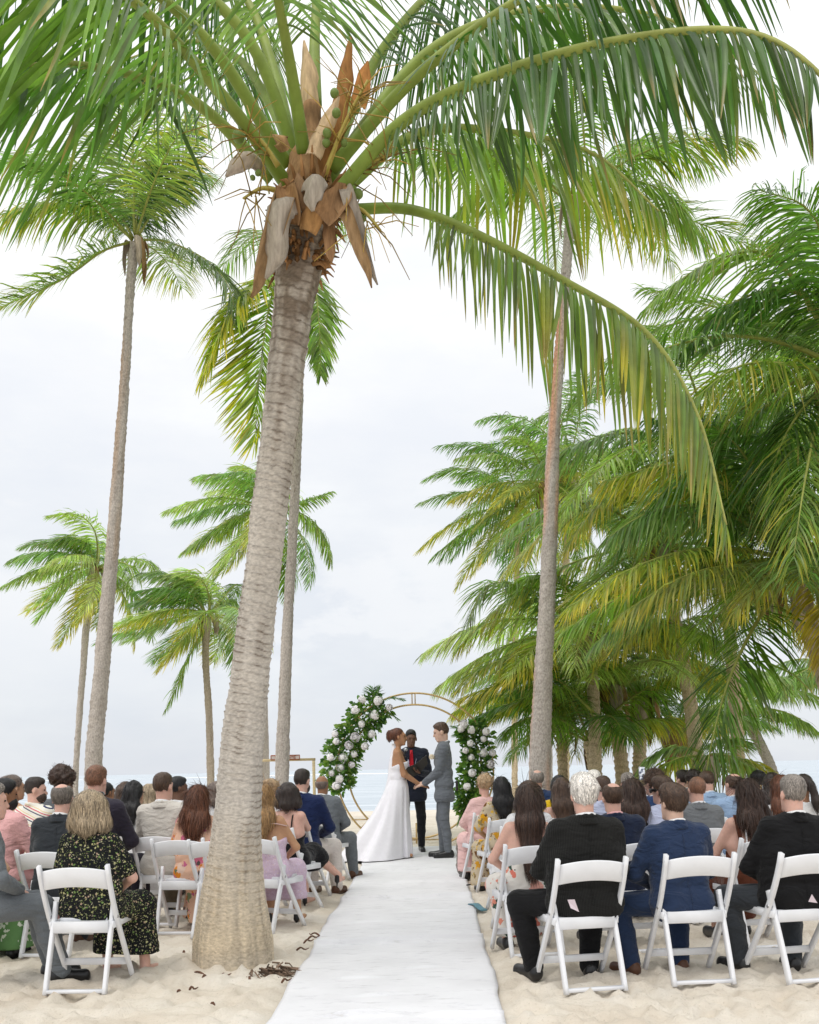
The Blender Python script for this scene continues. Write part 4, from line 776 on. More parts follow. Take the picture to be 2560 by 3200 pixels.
def jacket(sk, sleeve=1.0, hem=True, inf=.018, h=None):
    key = ('jk', sk['key'], sleeve, inf)
    if key in CACHE: return CACHE[key]
    P_ = torso_prims(sk, inf, .045); hip = sk['hip']; stand = sk.get('stand'); X = np.array((1.0, 0, 0))
    for (a, e, w) in sk['arm']:
        P_ += [('c', a, e, .060 + inf * .4, .050 + inf * .3, .03)]
        if sleeve >= 1: P_ += [('c', e, w + (e - w) * .04, .050 + inf * .3, .040 + inf * .2, .02)]
    if hem and stand: P_ += [('c', hip - X * .085 - np.array((0, 0, .15)), hip + X * .085 - np.array((0, 0, .15)), .115 + inf, .115 + inf, .04)]
    elif hem: P_ += [('c', hip - X * .10 - np.array((0, .045, .02)), hip + X * .10 - np.array((0, .045, .02)), .10 + inf, .10 + inf, .05)]
    nb = sk['nb']; rr_ = .062 if not sk['fem'] else .052
    for q in range(10):        # collar roll
        a0, a1 = q * .628, (q + 1) * .628; f = lambda a: nb + np.array((math.cos(a) * rr_, math.sin(a) * rr_ * 1.0 - .008, -.010 - .028 * math.sin(a)))
        P_.append(('c', f(a0), f(a1), .017, .017, .02))
    cuts = [((0, 0, -1), -(hip[2] - .23))] if stand and hem else []
    me = cloth_mesh('jacket', P_, h or sk['h'], cuts); CACHE[key] = me; return me
def trousers(sk, inf=.012):
    inf = -.003 if sk.get('stand') else inf
    key = ('tr', sk['key'])
    if key in CACHE: return CACHE[key]
    hip = sk['hip']; X = np.array((1.0, 0, 0)); P_ = [('c', hip - X * .085, hip + X * .085, .115, .115, .04), ('c', hip - X * .07 + sk['D'] * .10, hip + X * .07 + sk['D'] * .10, .10, .10, .04)]
    for (a, kn, an) in sk['leg']:
        m_ = kn * .5 + an * .5 - np.array((0, .012, 0)); P_ += [('c', a, kn, .092 + inf, .070 + inf, .035), ('c', kn, m_, .070 + inf, .062 + inf, .02), ('c', m_, an - np.array((0, 0, .015)), .062 + inf, .052 + inf, .02)]
    me = cloth_mesh('trousers', P_, sk['h'], [((0, 0, -1), -.065)] if sk.get('stand') else (), .009, 3.0); CACHE[key] = me; return me
def shoe_mesh(an, toe, heel=False, h=.009):
    hl = an + np.array((0, -.025, -.055)); hl = hl - unit(toe - hl) * .012
    if not heel: P_ = [('c', hl, hl + (0, 0, .03), .038, .036, .02), ('c', hl, toe, .040, .034, .03), ('c', an - np.array((0, 0, .03)), hl * .4 + toe * .6, .040, .030, .03), ('c', hl - np.array((0, 0, .022)), toe - np.array((0, 0, .018)), .034, .036, .008)]
    else: P_ = [('c', hl, toe, .026, .020, .02), ('c', toe, toe + unit(toe - hl) * .06, .020, .006, .01), ('c', hl, hl + (0, 0, .04), .028, .026, .01), ('c', hl, hl - np.array((0, .01, .09)), .012, .005, .01)]
    V, Q = sdf(P_, h); return mesh('shoe', V, Q)
def collar_mesh(sk):
    key = ('co', sk['key'])
    if key in CACHE: return CACHE[key]
    nb = sk['nb']; mb = MB(); a = np.linspace(0, 2 * math.pi, 21); r_ = .066 if not sk['fem'] else .056
    c = np.stack([nb[0] + np.cos(a) * r_, nb[1] + np.sin(a) * r_ - .008, nb[2] + .006 - .024 * np.sin(a)], 1); tube(mb, c, 0, sq=(.005, .017), cap=False); me = mb.mesh('shirt_collar'); CACHE[key] = me; return me
def jacket_collar_mesh(sk):
    key = ('jc', sk['key'])
    if key in CACHE: return CACHE[key]
    nb = sk['nb']; mb = MB(); a = np.linspace(math.pi * .92, math.pi * 2.08, 17); r_ = .084 if not sk['fem'] else .07
    c = np.stack([nb[0] + np.cos(a) * r_ * 1.12, nb[1] + np.sin(a) * r_ - .004, nb[2] - .006 - .030 * (1 + np.sin(a))], 1); tube(mb, c, 0, sq=(.006, .024)); me = mb.mesh('jacket_collar'); CACHE[key] = me; return me
def skirt_mesh(sk, length=.9, wide=0.0, top=.12):
    """cloth over the lap falling towards the ankles; length 1 reaches the ankle"""
    key = ('sk', sk['key'], length, wide)
    if key in CACHE: return CACHE[key]
    hip = sk['hip']; X = np.array((1.0, 0, 0)); P_ = [('c', hip - X * .09, hip + X * .09, .125, .125, .05), ('c', hip - X * .07 + sk['D'] * top, hip + X * .07 + sk['D'] * top, .105, .105, .05)]
    K = [l[1] for l in sk['leg']]; A_ = [l[2] for l in sk['leg']]
    for (a, kn, an) in sk['leg']:
        e = kn + (an - kn) * length; P_ += [('c', a, kn, .105, .085, .08), ('c', kn, e, .085, .085 + wide, .08)]
    P_ += [('c', (sk['leg'][0][0] + sk['leg'][1][0]) / 2, (K[0] + K[1]) / 2, .10, .07, .08), ('c', (K[0] + K[1]) / 2, (K[0] + K[1]) / 2 + ((A_[0] + A_[1]) / 2 - (K[0] + K[1]) / 2) * length, .06, .07 + wide, .10)]
    e = (A_[0] + A_[1]) / 2; cz = K[0][2] + (A_[0][2] - K[0][2]) * length - .03
    if wide > .03: P_ += [('c', hip + np.array((0, .05, -.05)), np.array((0, .1, cz + .05)), .11, .12, .08)]
    me = cloth_mesh('skirt', P_, sk['h'], [((0, 0, -1), -cz)], .014, 6.0); CACHE[key] = me; return me
def bodice_mesh(sk, back=.36, sleeve=0.0, inf=.006):
    key = ('bo', sk['key'], back, sleeve, inf)
    if key in CACHE: return CACHE[key]
    P_ = torso_prims(sk, inf - .004, .05); hip, D = sk['hip'], sk['D']; cuts = []
    if sleeve:
        for (a, e, w) in sk['arm']: P_ += [('c', a, a + (e - a) * min(sleeve, 1), .062, .060 if sleeve <= 1 else .052, .03)] + ([('c', e, w, .052, .045, .02)] if sleeve > 1 else [])
        nb = sk['nb']; cuts = [(np.array((0, 0, 1)), nb[2] + .005)]
    else:
        c0 = hip + D * back; nrm = unit(D + np.array((0, -.35, 0))); cuts = [(nrm, float(nrm @ c0))]
    me = cloth_mesh('bodice', P_, sk['h'], cuts, .006, 2.0); CACHE[key] = me; return me
# hair ---------------------------------------------------------------
HM = {}
def hairmat(name, c, var=.5):
    if name in HM: return HM[name]
    HM[name] = pm('hair_' + name, (1, 1, 1), rough=.42, var=var, scale=30, bs=.6, bd=.006, stretch=(7, 7, .6), spec=.45, attr=True); HM[name]['c'] = c; return HM[name]
def hair_mesh(style, c, fem=False, n=500, seed=0, h=.010, L=.3, wid=.0019):
    r = np.random.default_rng(seed); f = .95 if fem else 1; E_ = lambda a, b, k=.03: ('e', np.array(a), np.array(b) * f, None, k); cuts = []; carve = []; flow = 'down'; sl = .05; fz = .10
    cap = E_((0, -.018, .036), (.083, .101, .096)); face = (np.array((0, .81, -.58)), .020); nape = (np.array((0, 0, -1)), .085)
    if style == 'short': P_ = [cap, E_((0, .01, .085), (.068, .085, .052))]; cuts = [face, nape]; sl = .035
    elif style == 'thick': P_ = [E_((0, -.02, .04), (.089, .108, .104)), E_((0, .03, .10), (.07, .07, .05))]; cuts = [(face[0], .026), nape]; sl = .04; fz = .16
    elif style == 'buzz': P_ = [E_((0, -.016, .033), (.0795, .0985, .0945))]; cuts = [(face[0], .012), (np.array((0, 0, -1)), .06)]; sl = .008; n = n // 2
    elif style == 'crew': P_ = [E_((0, -.014, .033), (.0785, .0975, .0935)), E_((0, .0, .085), (.066, .09, .050))]; cuts = [face, nape]; sl = .02
    elif style == 'bald': P_ = [E_((0, -.018, .020), (.082, .101, .085))]; cuts = [(face[0], .008), nape, (np.array((0, 0, 1)), .052)]; sl = .015; n = n // 2
    elif style == 'balding': P_ = [cap]; cuts = [face, nape]; carve = [('-', np.array((0, -.055, .155)), .075), ('-', np.array((0, .03, .155)), .06)]; sl = .025
    elif style == 'curly': P_ = [E_((0, -.02, .05), (.098, .118, .108))]; cuts = [(face[0], .03), nape]; flow = 'curl'; sl = .05
    elif style == 'afro': P_ = [E_((0, -.02, .065), (.115, .130, .118))]; cuts = [(face[0], .04), (np.array((0, 0, -1)), .05)]; flow = 'curl'; sl = .05
    elif style == 'bob': P_ = [E_((0, -.024, .036), (.100, .112, .106)), ('c', np.array((-.065, -.03, .02)), np.array((-.10, -.03, -.085)), .06, .058, .05), ('c', np.array((.065, -.03, .02)), np.array((.10, -.03, -.085)), .06, .058, .05), ('c', np.array((0, -.07, 0)), np.array((0, -.085, -.095)), .06, .072, .06)]; cuts = [(np.array((0, 1, -.25)), .045)]; sl = .065; fz = .12
    elif style in ('long', 'wavy', 'thin'):
        q = .8 if style == 'thin' else 1.0; w_ = 1.2 if style == 'wavy' else 1
        P_ = [E_((0, -.022, .036), (.090, .106, .102)), ('c', np.array((-.05, -.05, 0)), np.array((-.07 * w_, -.085, -.16)), .055, .052 * q, .05), ('c', np.array((.05, -.05, 0)), np.array((.07 * w_, -.085, -.16)), .055, .052 * q, .05), ('c', np.array((0, -.075, 0)), np.array((0, -.105, -.16)), .06, .06, .06),
              ('c', np.array((-.065 * w_, -.085, -.16)), np.array((-.05 * q, -.12, -L)), .052 * q, .035 * q, .05), ('c', np.array((.065 * w_, -.085, -.16)), np.array((.05 * q, -.12, -L)), .052 * q, .035 * q, .05), ('c', np.array((0, -.10, -.16)), np.array((0, -.13, -L - .02)), .055, .035, .05)]
        cuts = [(np.array((0, 1, -.25)), .045)]; sl = .15; fz = .10 if style != 'wavy' else .22
    elif style == 'bun': P_ = [E_((0, -.020, .036), (.083, .102, .097)), E_((0, -.125, .0), (.05, .045, .045), .02), E_((0, -.115, .055), (.055, .05, .05), .04)]; cuts = [(np.array((0, .81, -.58)), .018), (np.array((0, 0, -1)), .075)]; sl = .05
    elif style == 'updo': P_ = [E_((0, -.022, .04), (.088, .106, .100)), E_((0, -.10, .06), (.06, .05, .055), .03)]; cuts = [(np.array((0, .81, -.58)), .022), nape]; sl = .06; fz = .4
    elif style == 'pony': P_ = [cap, ('c', np.array((0, -.12, .03)), np.array((.02, -.15, -.14)), .03, .04, .03), ('c', np.array((.02, -.15, -.14)), np.array((.03, -.13, -.26)), .04, .015, .03)]; cuts = [face]; sl = .10
    V, Q = sdf(P_ + carve, h, cuts, .022 if style in ('short', 'thick', 'buzz', 'crew', 'bald', 'balding', 'bun', 'updo') else .008)
    amp = {'curly': .016, 'afro': .022, 'bob': .006, 'wavy': .014, 'long': .008, 'thin': .007}.get(style, .004)
    Nv = np.zeros_like(V); fn = np.cross(V[Q[:, 2]] - V[Q[:, 0]], V[Q[:, 3]] - V[Q[:, 1]])
    for k in range(4): np.add.at(Nv, Q[:, k], fn)
    Nv = unit(Nv); st = np.array((1, 1, .22)) if amp < .015 or style == 'wavy' else np.array((1, 1, 1))
    V = V + Nv * (amp * vn(V * st, 45, seed) * 1.6 + amp * .8 * vn(V * st, 100, seed + 3))[:, None]
    base = np.asarray(c); mb = MB(); cv = base[None] * np.clip(1 + .7 * vn(V * st, 60, seed + 1) + .5 * vn(V, 9, 2), .25, 2.2)[:, None]; mb.add(V, Q, None, cv)
    if n:
        ar = np.linalg.norm(fn, axis=1); fi = r.choice(len(Q), n, p=ar / ar.sum()); p = V[Q[fi]].mean(1); nn = unit(fn[fi]); ln = sl * r.uniform(.5, 1.3, n)
        if flow == 'curl': d = unit(r.normal(0, 1, (n, 3)) + nn * .9)
        else:
            g = np.where(p[:, 2:3] > .06, np.stack([p[:, 0] * 2.0, -np.abs(p[:, 1]) - .06, -.03 * np.ones(n)], 1) , np.array((0, -.12, -1.0))); d = unit(g + r.normal(0, .15, (n, 3)) * .3); d = unit(d - nn * (d * nn).sum(-1, keepdims=True) + nn * fz * .5)
        pts = [p]; cur = p; w_ = unit(np.cross(d, nn)); W = []
        for k in range(4):
            if flow == 'curl': d = unit(d + r.normal(0, .7, (n, 3)))
            else: d = unit(d + np.array((0, 0, -.12)) - nn * .10 + r.normal(0, fz * .5, (n, 3)))
            cur = cur + d * (ln / 4)[:, None]; pts.append(cur)
        pts = np.stack(pts, 1); hw = (np.array([1, 1, .9, .7, .15]) * wid)[None, :, None]
        VV = np.stack([pts - w_[:, None] * hw, pts + w_[:, None] * hw], 2) + nn[:, None, None, :] * .002
        cc = base[None] * np.clip(1 + r.normal(0, .35, (n, 1)), .35, 2.2); mb.add(VV.reshape(-1, 3), leaf_faces(n, 4, 2), None, np.repeat(cc, 10, 0))
    return mb.mesh('hair', True, None, True)
SKIN = {}
def skin(k):
    if k not in SKIN:
        c = {'pale': (.60, .40, .31), 'pink': (.66, .40, .32), 'tan': (.52, .31, .20), 'gold': (.50, .28, .16), 'brown': (.30, .155, .085), 'dark': (.15, .078, .05), 'warm': (.40, .21, .115)}[k]
        SKIN[k] = pm('skin_' + k, c, rough=.55, var=.06, scale=40, bs=.05, spec=.35)
        bs_ = SKIN[k].node_tree.nodes['Principled BSDF']; bs_.inputs['Subsurface Weight'].default_value = .12; bs_.inputs['Subsurface Radius'].default_value = (.02, .008, .004); bs_.inputs['Subsurface Scale'].default_value = .5
    return SKIN[k]
SHOE_BLACK = pm('black_leather', (.012, .012, .013), rough=.28, var=.2, scale=30, spec=.5); SHOE_BROWN = pm('brown_leather', (.10, .045, .025), rough=.35, var=.2, scale=30); SHIRT = cloth('white_shirt', (.78, .78, .80))
EYE_W = pm('eye_dark', (.02, .015, .012), rough=.1, var=0)
def finish(b, sk, hair, hairc, skn, hn=420, hL=.3, hseed=0, beard=None):
    Hm = Matrix.Translation(Vector(sk['H'])) @ Matrix(sk['R'].tolist()).to_4x4()
    if hair:
        hm = hair_mesh(hair, hairc, sk['fem'], hn, hseed, h=.010 if sk['h'] < .015 else .013, L=hL); o = obj('hair', hm, b, hairmat('strand', (1, 1, 1))); o.matrix_local = Hm; tag(o, kind='stuff')
    if beard:
        g = [('e', np.array((0, .035, -.062)), np.array((.063, .068, .068)), None, .02)]; V, Q = sdf(g, .009, [(np.array((0, -.6, .8)), -.06), (np.array((0, -1, 0)), -.0)]); V = V + .004 * vn(V, 60)[:, None] * unit(V)
        o = obj('beard', mesh('beard', V, Q, True, np.tile(np.array(beard), (len(V), 1)) * (1 + vn(V, 80)[:, None]), None), b, hairmat('strand', (1, 1, 1))); o.matrix_local = Hm
    key = ('eye', sk['fem'])
    if key not in CACHE:
        V, Q = sdf([('e', np.array((0, 0, 0)), np.array((.013, .008, .007)), None, .005)], .004); CACHE[key] = mesh('eye', V, Q)
    for s in (-1, 1):
        o = obj('eye', CACHE[key], b, EYE_W); o.matrix_local = Hm @ Matrix.Translation((s * .031, .083, .008))
def place(o, u, vtop, y, yaw, htop):
    """put a figure so that its head top shows at photo pixel (u, vtop) at distance y"""
    a, b_ = ray(u, vtop); g = float(gz(y)); H = EYE + b_ * y - g; s = float(np.clip(H / htop, .86, 1.1)); o.location = (a * y, y, g - .01); o.rotation_euler = (0, 0, math.radians(yaw)); o.scale = (s,) * 3; return s
# ------------------------------------------------------------------ folding chairs
def chair_parts():
    d = {}
    def one(name, pts, sq, n=14, raw=False):
        mb = MB(); tube(mb, np.asarray(pts, float) if raw else catmull(pts, n), 0, sq=sq); return mb.mesh(name, True, WHITE)
    prt = []
    for s in (-1, 1):
        prt.append(('post', one('post', [(s * .212, -.245, .79), (s * .212, -.20, .66), (s * .212, -.10, .46), (s * .212, .06, .22), (s * .212, .215, .0)], (.012, .019))))
        prt.append(('rear_leg', one('rear_leg', [(s * .183, -.055, .545), (s * .183, -.085, .46), (s * .183, -.18, .22), (s * .183, -.262, .0)], (.012, .021))))
    # back slat: bowed, arched top and bottom
    xs_ = np.linspace(-.2, .2, 17); mb = MB(); bow = -.028 * (1 - (xs_ / .2) ** 2); ar = .024 * (1 - (xs_ / .2) ** 2); th = .009; rows = []
    for (z0, f) in ((.628, 1), (.632, 0), (.748, 0), (.752, 1)): pass
    prof = [(-th, .640), (-th * .4, .634), (th * .4, .634), (th, .640), (th, .748), (th * .4, .755), (-th * .4, .755), (-th, .748)]
    V = []
    for x_, b_, a_ in zip(xs_, bow, ar):
        for (py, pz) in prof: V.append((x_, -.212 + b_ + py - (pz - .69) * .28, pz + a_ * (1.0 if pz > .69 else .9)))
    n = 8; i = np.arange(16)[:, None] * n; j = np.arange(n)[None, :]; j2 = (j + 1) % n; Q = np.stack([i + j, i + n + j, i + n + j2, i + j2], -1).reshape(-1, 4)
    e0 = [(0, 1, 2, 3), (0, 3, 4, 7), (4, 5, 6, 7)]; mb.add(V, np.concatenate([Q, np.array(e0), np.array(e0)[:, ::-1] + 16 * n])); prt.append(('backrest', mb.mesh('backrest', True, WHITE)))
    prt.append(('foot_rail', one('foot_rail', [(-.173, -.255, .022), (0, -.255, .022), (.173, -.255, .022)], (.021, .010), 3)))
    prt.append(('seat_rail', one('seat_rail', [(-.172, -.135, .395), (0, -.135, .395), (.172, -.135, .395)], (.012, .036), 3)))
    prt.append(('stretcher', one('stretcher', [(-.202, .118, .135), (0, .118, .135), (.202, .118, .135)], (.010, .022), 3)))
    bm_ = MB(); box(bm_, (-.19, -.12, .415), (.19, .235, .43)); me = bm_.mesh('seat', False, WHITE); prt.append(('seat', me))
    bm_ = MB(); tube(bm_, catmull([(-.15, .06, .437), (0, .06, .440), (.15, .06, .437)], 9), 0, sq=(.145, .010)); prt.append(('seat_pad', bm_.mesh('seat_pad', True, WHITE)))
    for s in (-1, 1): prt.append(('seat_rail', one('seat_rail', [(s * .197, -.13, .405), (s * .197, .06, .405), (s * .197, .22, .405)], (.006, .022), 3)))
    for s in (-1, 1):
        bm_ = MB(); tube(bm_, [(s * .196, -.105, .455), (s * .226, -.105, .455), (s * .229, -.105, .455)], [.011, .011, .006], 8); prt.append(('hinge_bolt', bm_.mesh('hinge_bolt', True, pm('bolt_steel', (.4, .4, .42), rough=.3, metal=.9))))
    return prt
CH = chair_parts()
def chair(x, y, yaw, label, s=.95):
    r = empty('folding_chair', (x, y, float(gz(y)) + .004), math.radians(yaw), s)
    for n, me in CH: 
        o = obj(n, me, r)
        if n not in ('seat', 'seat_pad'): bv = None
    return tag(r, label, 'chair', 'white folding chairs of the guests')

# ------------------------------------------------------------------ cloth
M_ = dict(
    charcoal=cloth('charcoal_wool', (.035, .040, .047)), black=cloth('black_wool', (.010, .010, .011), sheen=.05), pin=cloth('black_pinstripe', (.012, .012, .0115), sheen=.05), navy=cloth('navy_wool', (.013, .020, .045)), blue=cloth('blue_wool', (.020, .036, .082)),
    royal=cloth('royal_blue_wool', (.030, .060, .150)), deep=cloth('deep_blue_cotton', (.012, .022, .075)), sky=cloth('light_blue_linen', (.33, .46, .66)), lav=cloth('lavender_shirt', (.56, .60, .78)), grey=cloth('grey_wool', (.17, .18, .19)), mid=cloth('steel_grey_wool', (.14, .155, .17)),
    groom=cloth('groom_grey_wool', (.13, .143, .162)), beige=cloth('cream_linen', (.60, .565, .515)), plum=cloth('plum_wool', (.030, .026, .040)), pink=cloth('pink_linen', (.72, .40, .40)), rose=cloth('pale_pink_shawl', (.76, .50, .48)), white=cloth('white_cotton', (.76, .76, .77)), cream=cloth('cream_trousers', (.66, .60, .56)),
    yellow=cloth('yellow_satin', (.78, .50, .02)), rust=cloth('rust_satin', (.105, .032, .016)), blackd=cloth('black_dress', (.010, .010, .012)), sheer=cloth('blush_net', (.62, .44, .40)), khaki=cloth('khaki_trousers', (.16, .13, .09)), satin=pm('bridal_satin', (.80, .79, .84), rough=.5, var=.03, scale=20, bs=.05, spec=.3),
    teal=cloth('teal_cloth', (.11, .25, .31)), coral=cloth('coral_cloth', (.70, .12, .10)), offi=cloth('officiant_navy', (.016, .020, .034)), offt=cloth('officiant_black', (.010, .010, .012)))
M_['ditsy'] = floral('black_ditsy_floral', (.012, .013, .014), [(42, .30, [(.35, .36, .16), (.50, .48, .25), (.16, .26, .08), (.42, .30, .22)], .02), (80, .28, [(.25, .30, .10), (.55, .52, .35)], .02)])
M_['peach'] = floral('peach_floral', (.74, .47, .34), [(9, .46, [(.70, .25, .03), (.74, .55, .45), (.62, .16, .26), (.22, .28, .16)], .08), (19, .40, [(.14, .19, .10), (.68, .22, .03), (.55, .14, .26), (.10, .08, .08)], .06)])
M_['sunfl'] = floral('sunflower_floral', (.55, .46, .33), [(11, .44, [(.72, .36, .02), (.16, .07, .02), (.60, .30, .03), (.30, .22, .08)], .10), (24, .34, [(.14, .07, .03), (.75, .46, .05)], .06)])
M_['roses'] = floral('white_rose_floral', (.70, .67, .63), [(7.5, .40, [(.68, .20, .15), (.05, .09, .07), (.70, .36, .30), (.62, .12, .09)], .09), (13, .30, [(.045, .08, .06), (.68, .25, .18)], .08)])
M_['lace'] = floral('lilac_lace', (.62, .48, .60), [(55, .36, [(.70, .55, .52), (.72, .62, .74), (.52, .36, .48)], .04), (95, .35, [(.76, .70, .78), (.60, .44, .56)], .03)])
M_['palmpr'] = floral('green_palm_print', (.13, .26, .10), [(9, .34, [(.70, .74, .66), (.08, .18, .06), (.66, .70, .60)], .25)])
M_['bright'] = floral('bright_floral', (.10, .06, .20), [(14, .42, [(.55, .05, .40), (.12, .25, .10), (.62, .40, .55)], .08)])
# striped shirt
m, t, b, o = newmat('striped_shirt'); c = N(t, 'ShaderNodeTexCoord'); sp = N(t, 'ShaderNodeSeparateXYZ'); t.links.new(c.outputs['Object'], sp.inputs[0])
ad = N(t, 'ShaderNodeMath', operation='MULTIPLY_ADD'); ad.inputs[1].default_value = .35; t.links.new(sp.outputs[0], ad.inputs[0]); t.links.new(sp.outputs[2], ad.inputs[2])
ml = N(t, 'ShaderNodeMath', operation='MULTIPLY'); ml.inputs[1].default_value = 11.0; t.links.new(ad.outputs[0], ml.inputs[0]); fr = N(t, 'ShaderNodeMath', operation='FRACT'); t.links.new(ml.outputs[0], fr.inputs[0])
rp = ramp(t, [(0, (.74, .72, .64)), (.30, (.03, .04, .11)), (.42, (.74, .72, .64)), (.60, (.60, .06, .12)), (.70, (.74, .72, .64)), (.86, (.70, .52, .25)), (.93, (.74, .72, .64))], 'CONSTANT'); t.links.new(fr.outputs[0], rp.inputs[0]); t.links.new(rp.outputs[0], b.inputs['Base Color']); b.inputs['Roughness'].default_value = .9; M_['stripe'] = m
# pinstripe
t = M_['pin'].node_tree; b = t.nodes['Principled BSDF']; c = N(t, 'ShaderNodeTexCoord'); wv = N(t, 'ShaderNodeTexWave', wave_type='BANDS', bands_direction='X', i_Scale=32.0); t.links.new(c.outputs['Object'], wv.inputs[0])
rp = ramp(t, [(0, (.010, .010, .010)), (.93, (.012, .012, .0115)), (.98, (.035, .035, .033))]); t.links.new(wv.outputs[0], rp.inputs[0]); t.links.new(rp.outputs[0], b.inputs['Base Color'])
HC = dict(white=(.78, .74, .69), grey=(.25, .22, .195), salt=(.17, .145, .125), brown=(.075, .042, .026), dark=(.028, .018, .014), black=(.010, .009, .010), auburn=(.135, .048, .022), gold=(.34, .20, .085), ash=(.36, .28, .185), blond=(.42, .29, .17), ginger=(.20, .095, .055), choc=(.050, .025, .016), taupe=(.16, .12, .10))
GOLDM = GOLD
# ------------------------------------------------------------------ guests
def guest(u, v, y, yaw, kind, sk_, hair, hc, top, bottom, label, fem=False, lean=.0, legs='norm', hyaw=0, hpitch=.04, h=None, chairlabel=None, chyaw=None, chx=0, fat=0., back=.36, sleeve=0., length=.85, wide=.02, reach=None, hands=False, hL=.3, hn=None, collar='white', shoes='black', beard=None, htilt=0., shrug=0., wearlabel=None):
    h = h or (.0125 if y < 7 else (.015 if y < 9 else .017)); hn = 1600 if (y < 8.2 and hn is None) else (hn or 420)
    htop = .54 + .53 * math.cos(lean) + .145 + .128; a, b_ = ray(u, v); g = float(gz(y)); s = float(np.clip((EYE + b_ * y - g) / htop, .86, 1.08)); rz = math.radians(yaw)
    hx = .02 + .53 * math.sin(lean) + .025; px = a * y + math.sin(rz) * hx * s; arms = {}
    if reach:
        for k, (ru, rv, ry) in reach.items():
            w = P(ru, rv, ry) - np.array((px, y, g - .01)); arms[k] = tuple(np.round(np.array((w[0] * math.cos(rz) + w[1] * math.sin(rz), -w[0] * math.sin(rz) + w[1] * math.cos(rz), w[2])) / s, 3))
    sk = seated(fem, lean, legs, arms or None, math.radians(hyaw), hpitch, h, fat, hands, htilt, shrug); seed = int(u) % 97
    b = obj('person', sk['body'], None, skin(sk_)); b.location = (px, y, g - .01); b.rotation_euler = (random.uniform(-.02, .035), random.uniform(-.045, .045) if u > 60 else 0, rz); b.scale = (s,) * 3
    if len(sk['body'].materials) and b.material_slots[0].material != skin(sk_): b.material_slots[0].link = 'OBJECT'; b.material_slots[0].material = skin(sk_)
    finish(b, sk, hair, HC[hc] if hair else None, sk_, hn, hL, seed, beard)
    if kind in ('suit', 'shirt'):
        obj('jacket' if kind == 'suit' else 'shirt', jacket(sk, inf=.018 if kind == 'suit' else .010), b, M_[top]); obj('trousers', trousers(sk), b, M_[bottom])
        if kind == 'suit' and y < 7.5:
            jm = jacket(sk); jv = np.empty(len(jm.vertices) * 3, np.float32); jm.vertices.foreach_get('co', jv); jv = jv.reshape(-1, 3); sp_ = []
            for z_ in np.linspace(.50, sk['nb'][2] - .06, 16):
                mk_ = (np.abs(jv[:, 0]) < .02) & (np.abs(jv[:, 2] - z_) < .02)
                if mk_.any(): sp_.append((0, jv[mk_, 1].min() + .0005, z_))
            if len(sp_) > 4: mb_ = MB(); tube(mb_, catmull(sp_, 30), .0022, 5); obj('back_seam', mb_.mesh('back_seam'), b, M_[top])
        if kind == 'suit': obj('jacket_collar', jacket_collar_mesh(sk), b, M_[top])
        if kind == 'suit': obj('shirt_collar', collar_mesh(sk), b, M_[collar] if collar in M_ else SHIRT)
    else:
        o = obj('bodice', bodice_mesh(sk, back, sleeve), b, M_[top]); obj('skirt', skirt_mesh(sk, length, wide), b, M_[bottom])
    for i in (0, 1):
        key = ('shoe', sk['key'], i, shoes == 'heel')
        if key not in CACHE: CACHE[key] = shoe_mesh(sk['leg'][i][2], sk['toe'][i], shoes == 'heel', .010)
        if shoes != 'bare': obj('shoe', CACHE[key], b, SHOE_BROWN if shoes == 'brown' else SHOE_BLACK)
    tag(b, label, 'person', 'seated wedding guests')
    if chairlabel: chair(px + chx, y, chyaw if chyaw is not None else yaw, chairlabel)
    return b, sk
def wear(b, sk, name, mb, mat):      # small thing worn on the head, modelled in head space
    o = obj(name, mb.mesh(name, True, mat), b); o.matrix_local = Matrix.Translation(Vector(sk['H'])) @ Matrix(sk['R'].tolist()).to_4x4(); return o
def strap(b, name, pts, w, mat, n=14): 
    mb = MB(); tube(mb, catmull(pts, n), 0, sq=(w, .004)); return obj(name, mb.mesh(name, True, mat), b)
BLACKP = pm('black_plastic', (.015, .013, .013), rough=.2, var=.1, spec=.5)
LY, RY = -10, 11
# left block, from the aisle corner backwards
guest(-45, 2440, 6.05, -62, 'suit', 'pink', 'crew', 'grey', 'mid', 'mid', 'man in grey suit at the left edge, only shoulder, knee and shoe in view', lean=.12, legs='straight', h=.011, hands=True, shoes='black')
b, sk = guest(270, 2466, 6.02, -6, 'dress', 'pink', 'bob', 'ash', 'ditsy', 'ditsy', 'woman with ash blonde bob, sunglasses on head, black dress with tiny flowers', fem=True, sleeve=.75, legs='right', length=.75, chairlabel='white folding chair of the woman in the black flowered dress', chyaw=-2, h=.011, fat=.035, shoes='bare', hn=4200, lean=-.02)
mb = MB(); 
for s in (-1, 1): tube(mb, catmull([(s * .012, .075, .115), (s * .035, .07, .118), (s * .06, .055, .112), (s * .055, .06, .095), (s * .03, .075, .10), (s * .012, .075, .115)], 16), .006, 6)
tube(mb, catmull([(-.085, -.06, .06), (-.08, .02, .10), (-.05, .065, .118), (0, .072, .120), (.05, .065, .118), (.08, .02, .10), (.085, -.06, .06)], 20), .005, 6); wear(b, sk, 'sunglasses', mb, BLACKP)
guest(185, 2443, 7.15, -8, 'suit', 'pink', 'balding', 'salt', 'charcoal', 'charcoal', 'grey haired man with bald crown in charcoal suit, second row left', chairlabel='white folding chair of the charcoal suited man with bald crown', hyaw=4, legs='right', fat=.03, shoes='brown')
guest(8, 2432, 7.5, -32, 'suit', 'brown', 'short', 'black', 'pink', 'pink', 'bearded man in glasses and pink jacket at the left edge', hyaw=-25, beard=(.012, .010, .010), chairlabel='white folding chair of the man in the pink jacket')
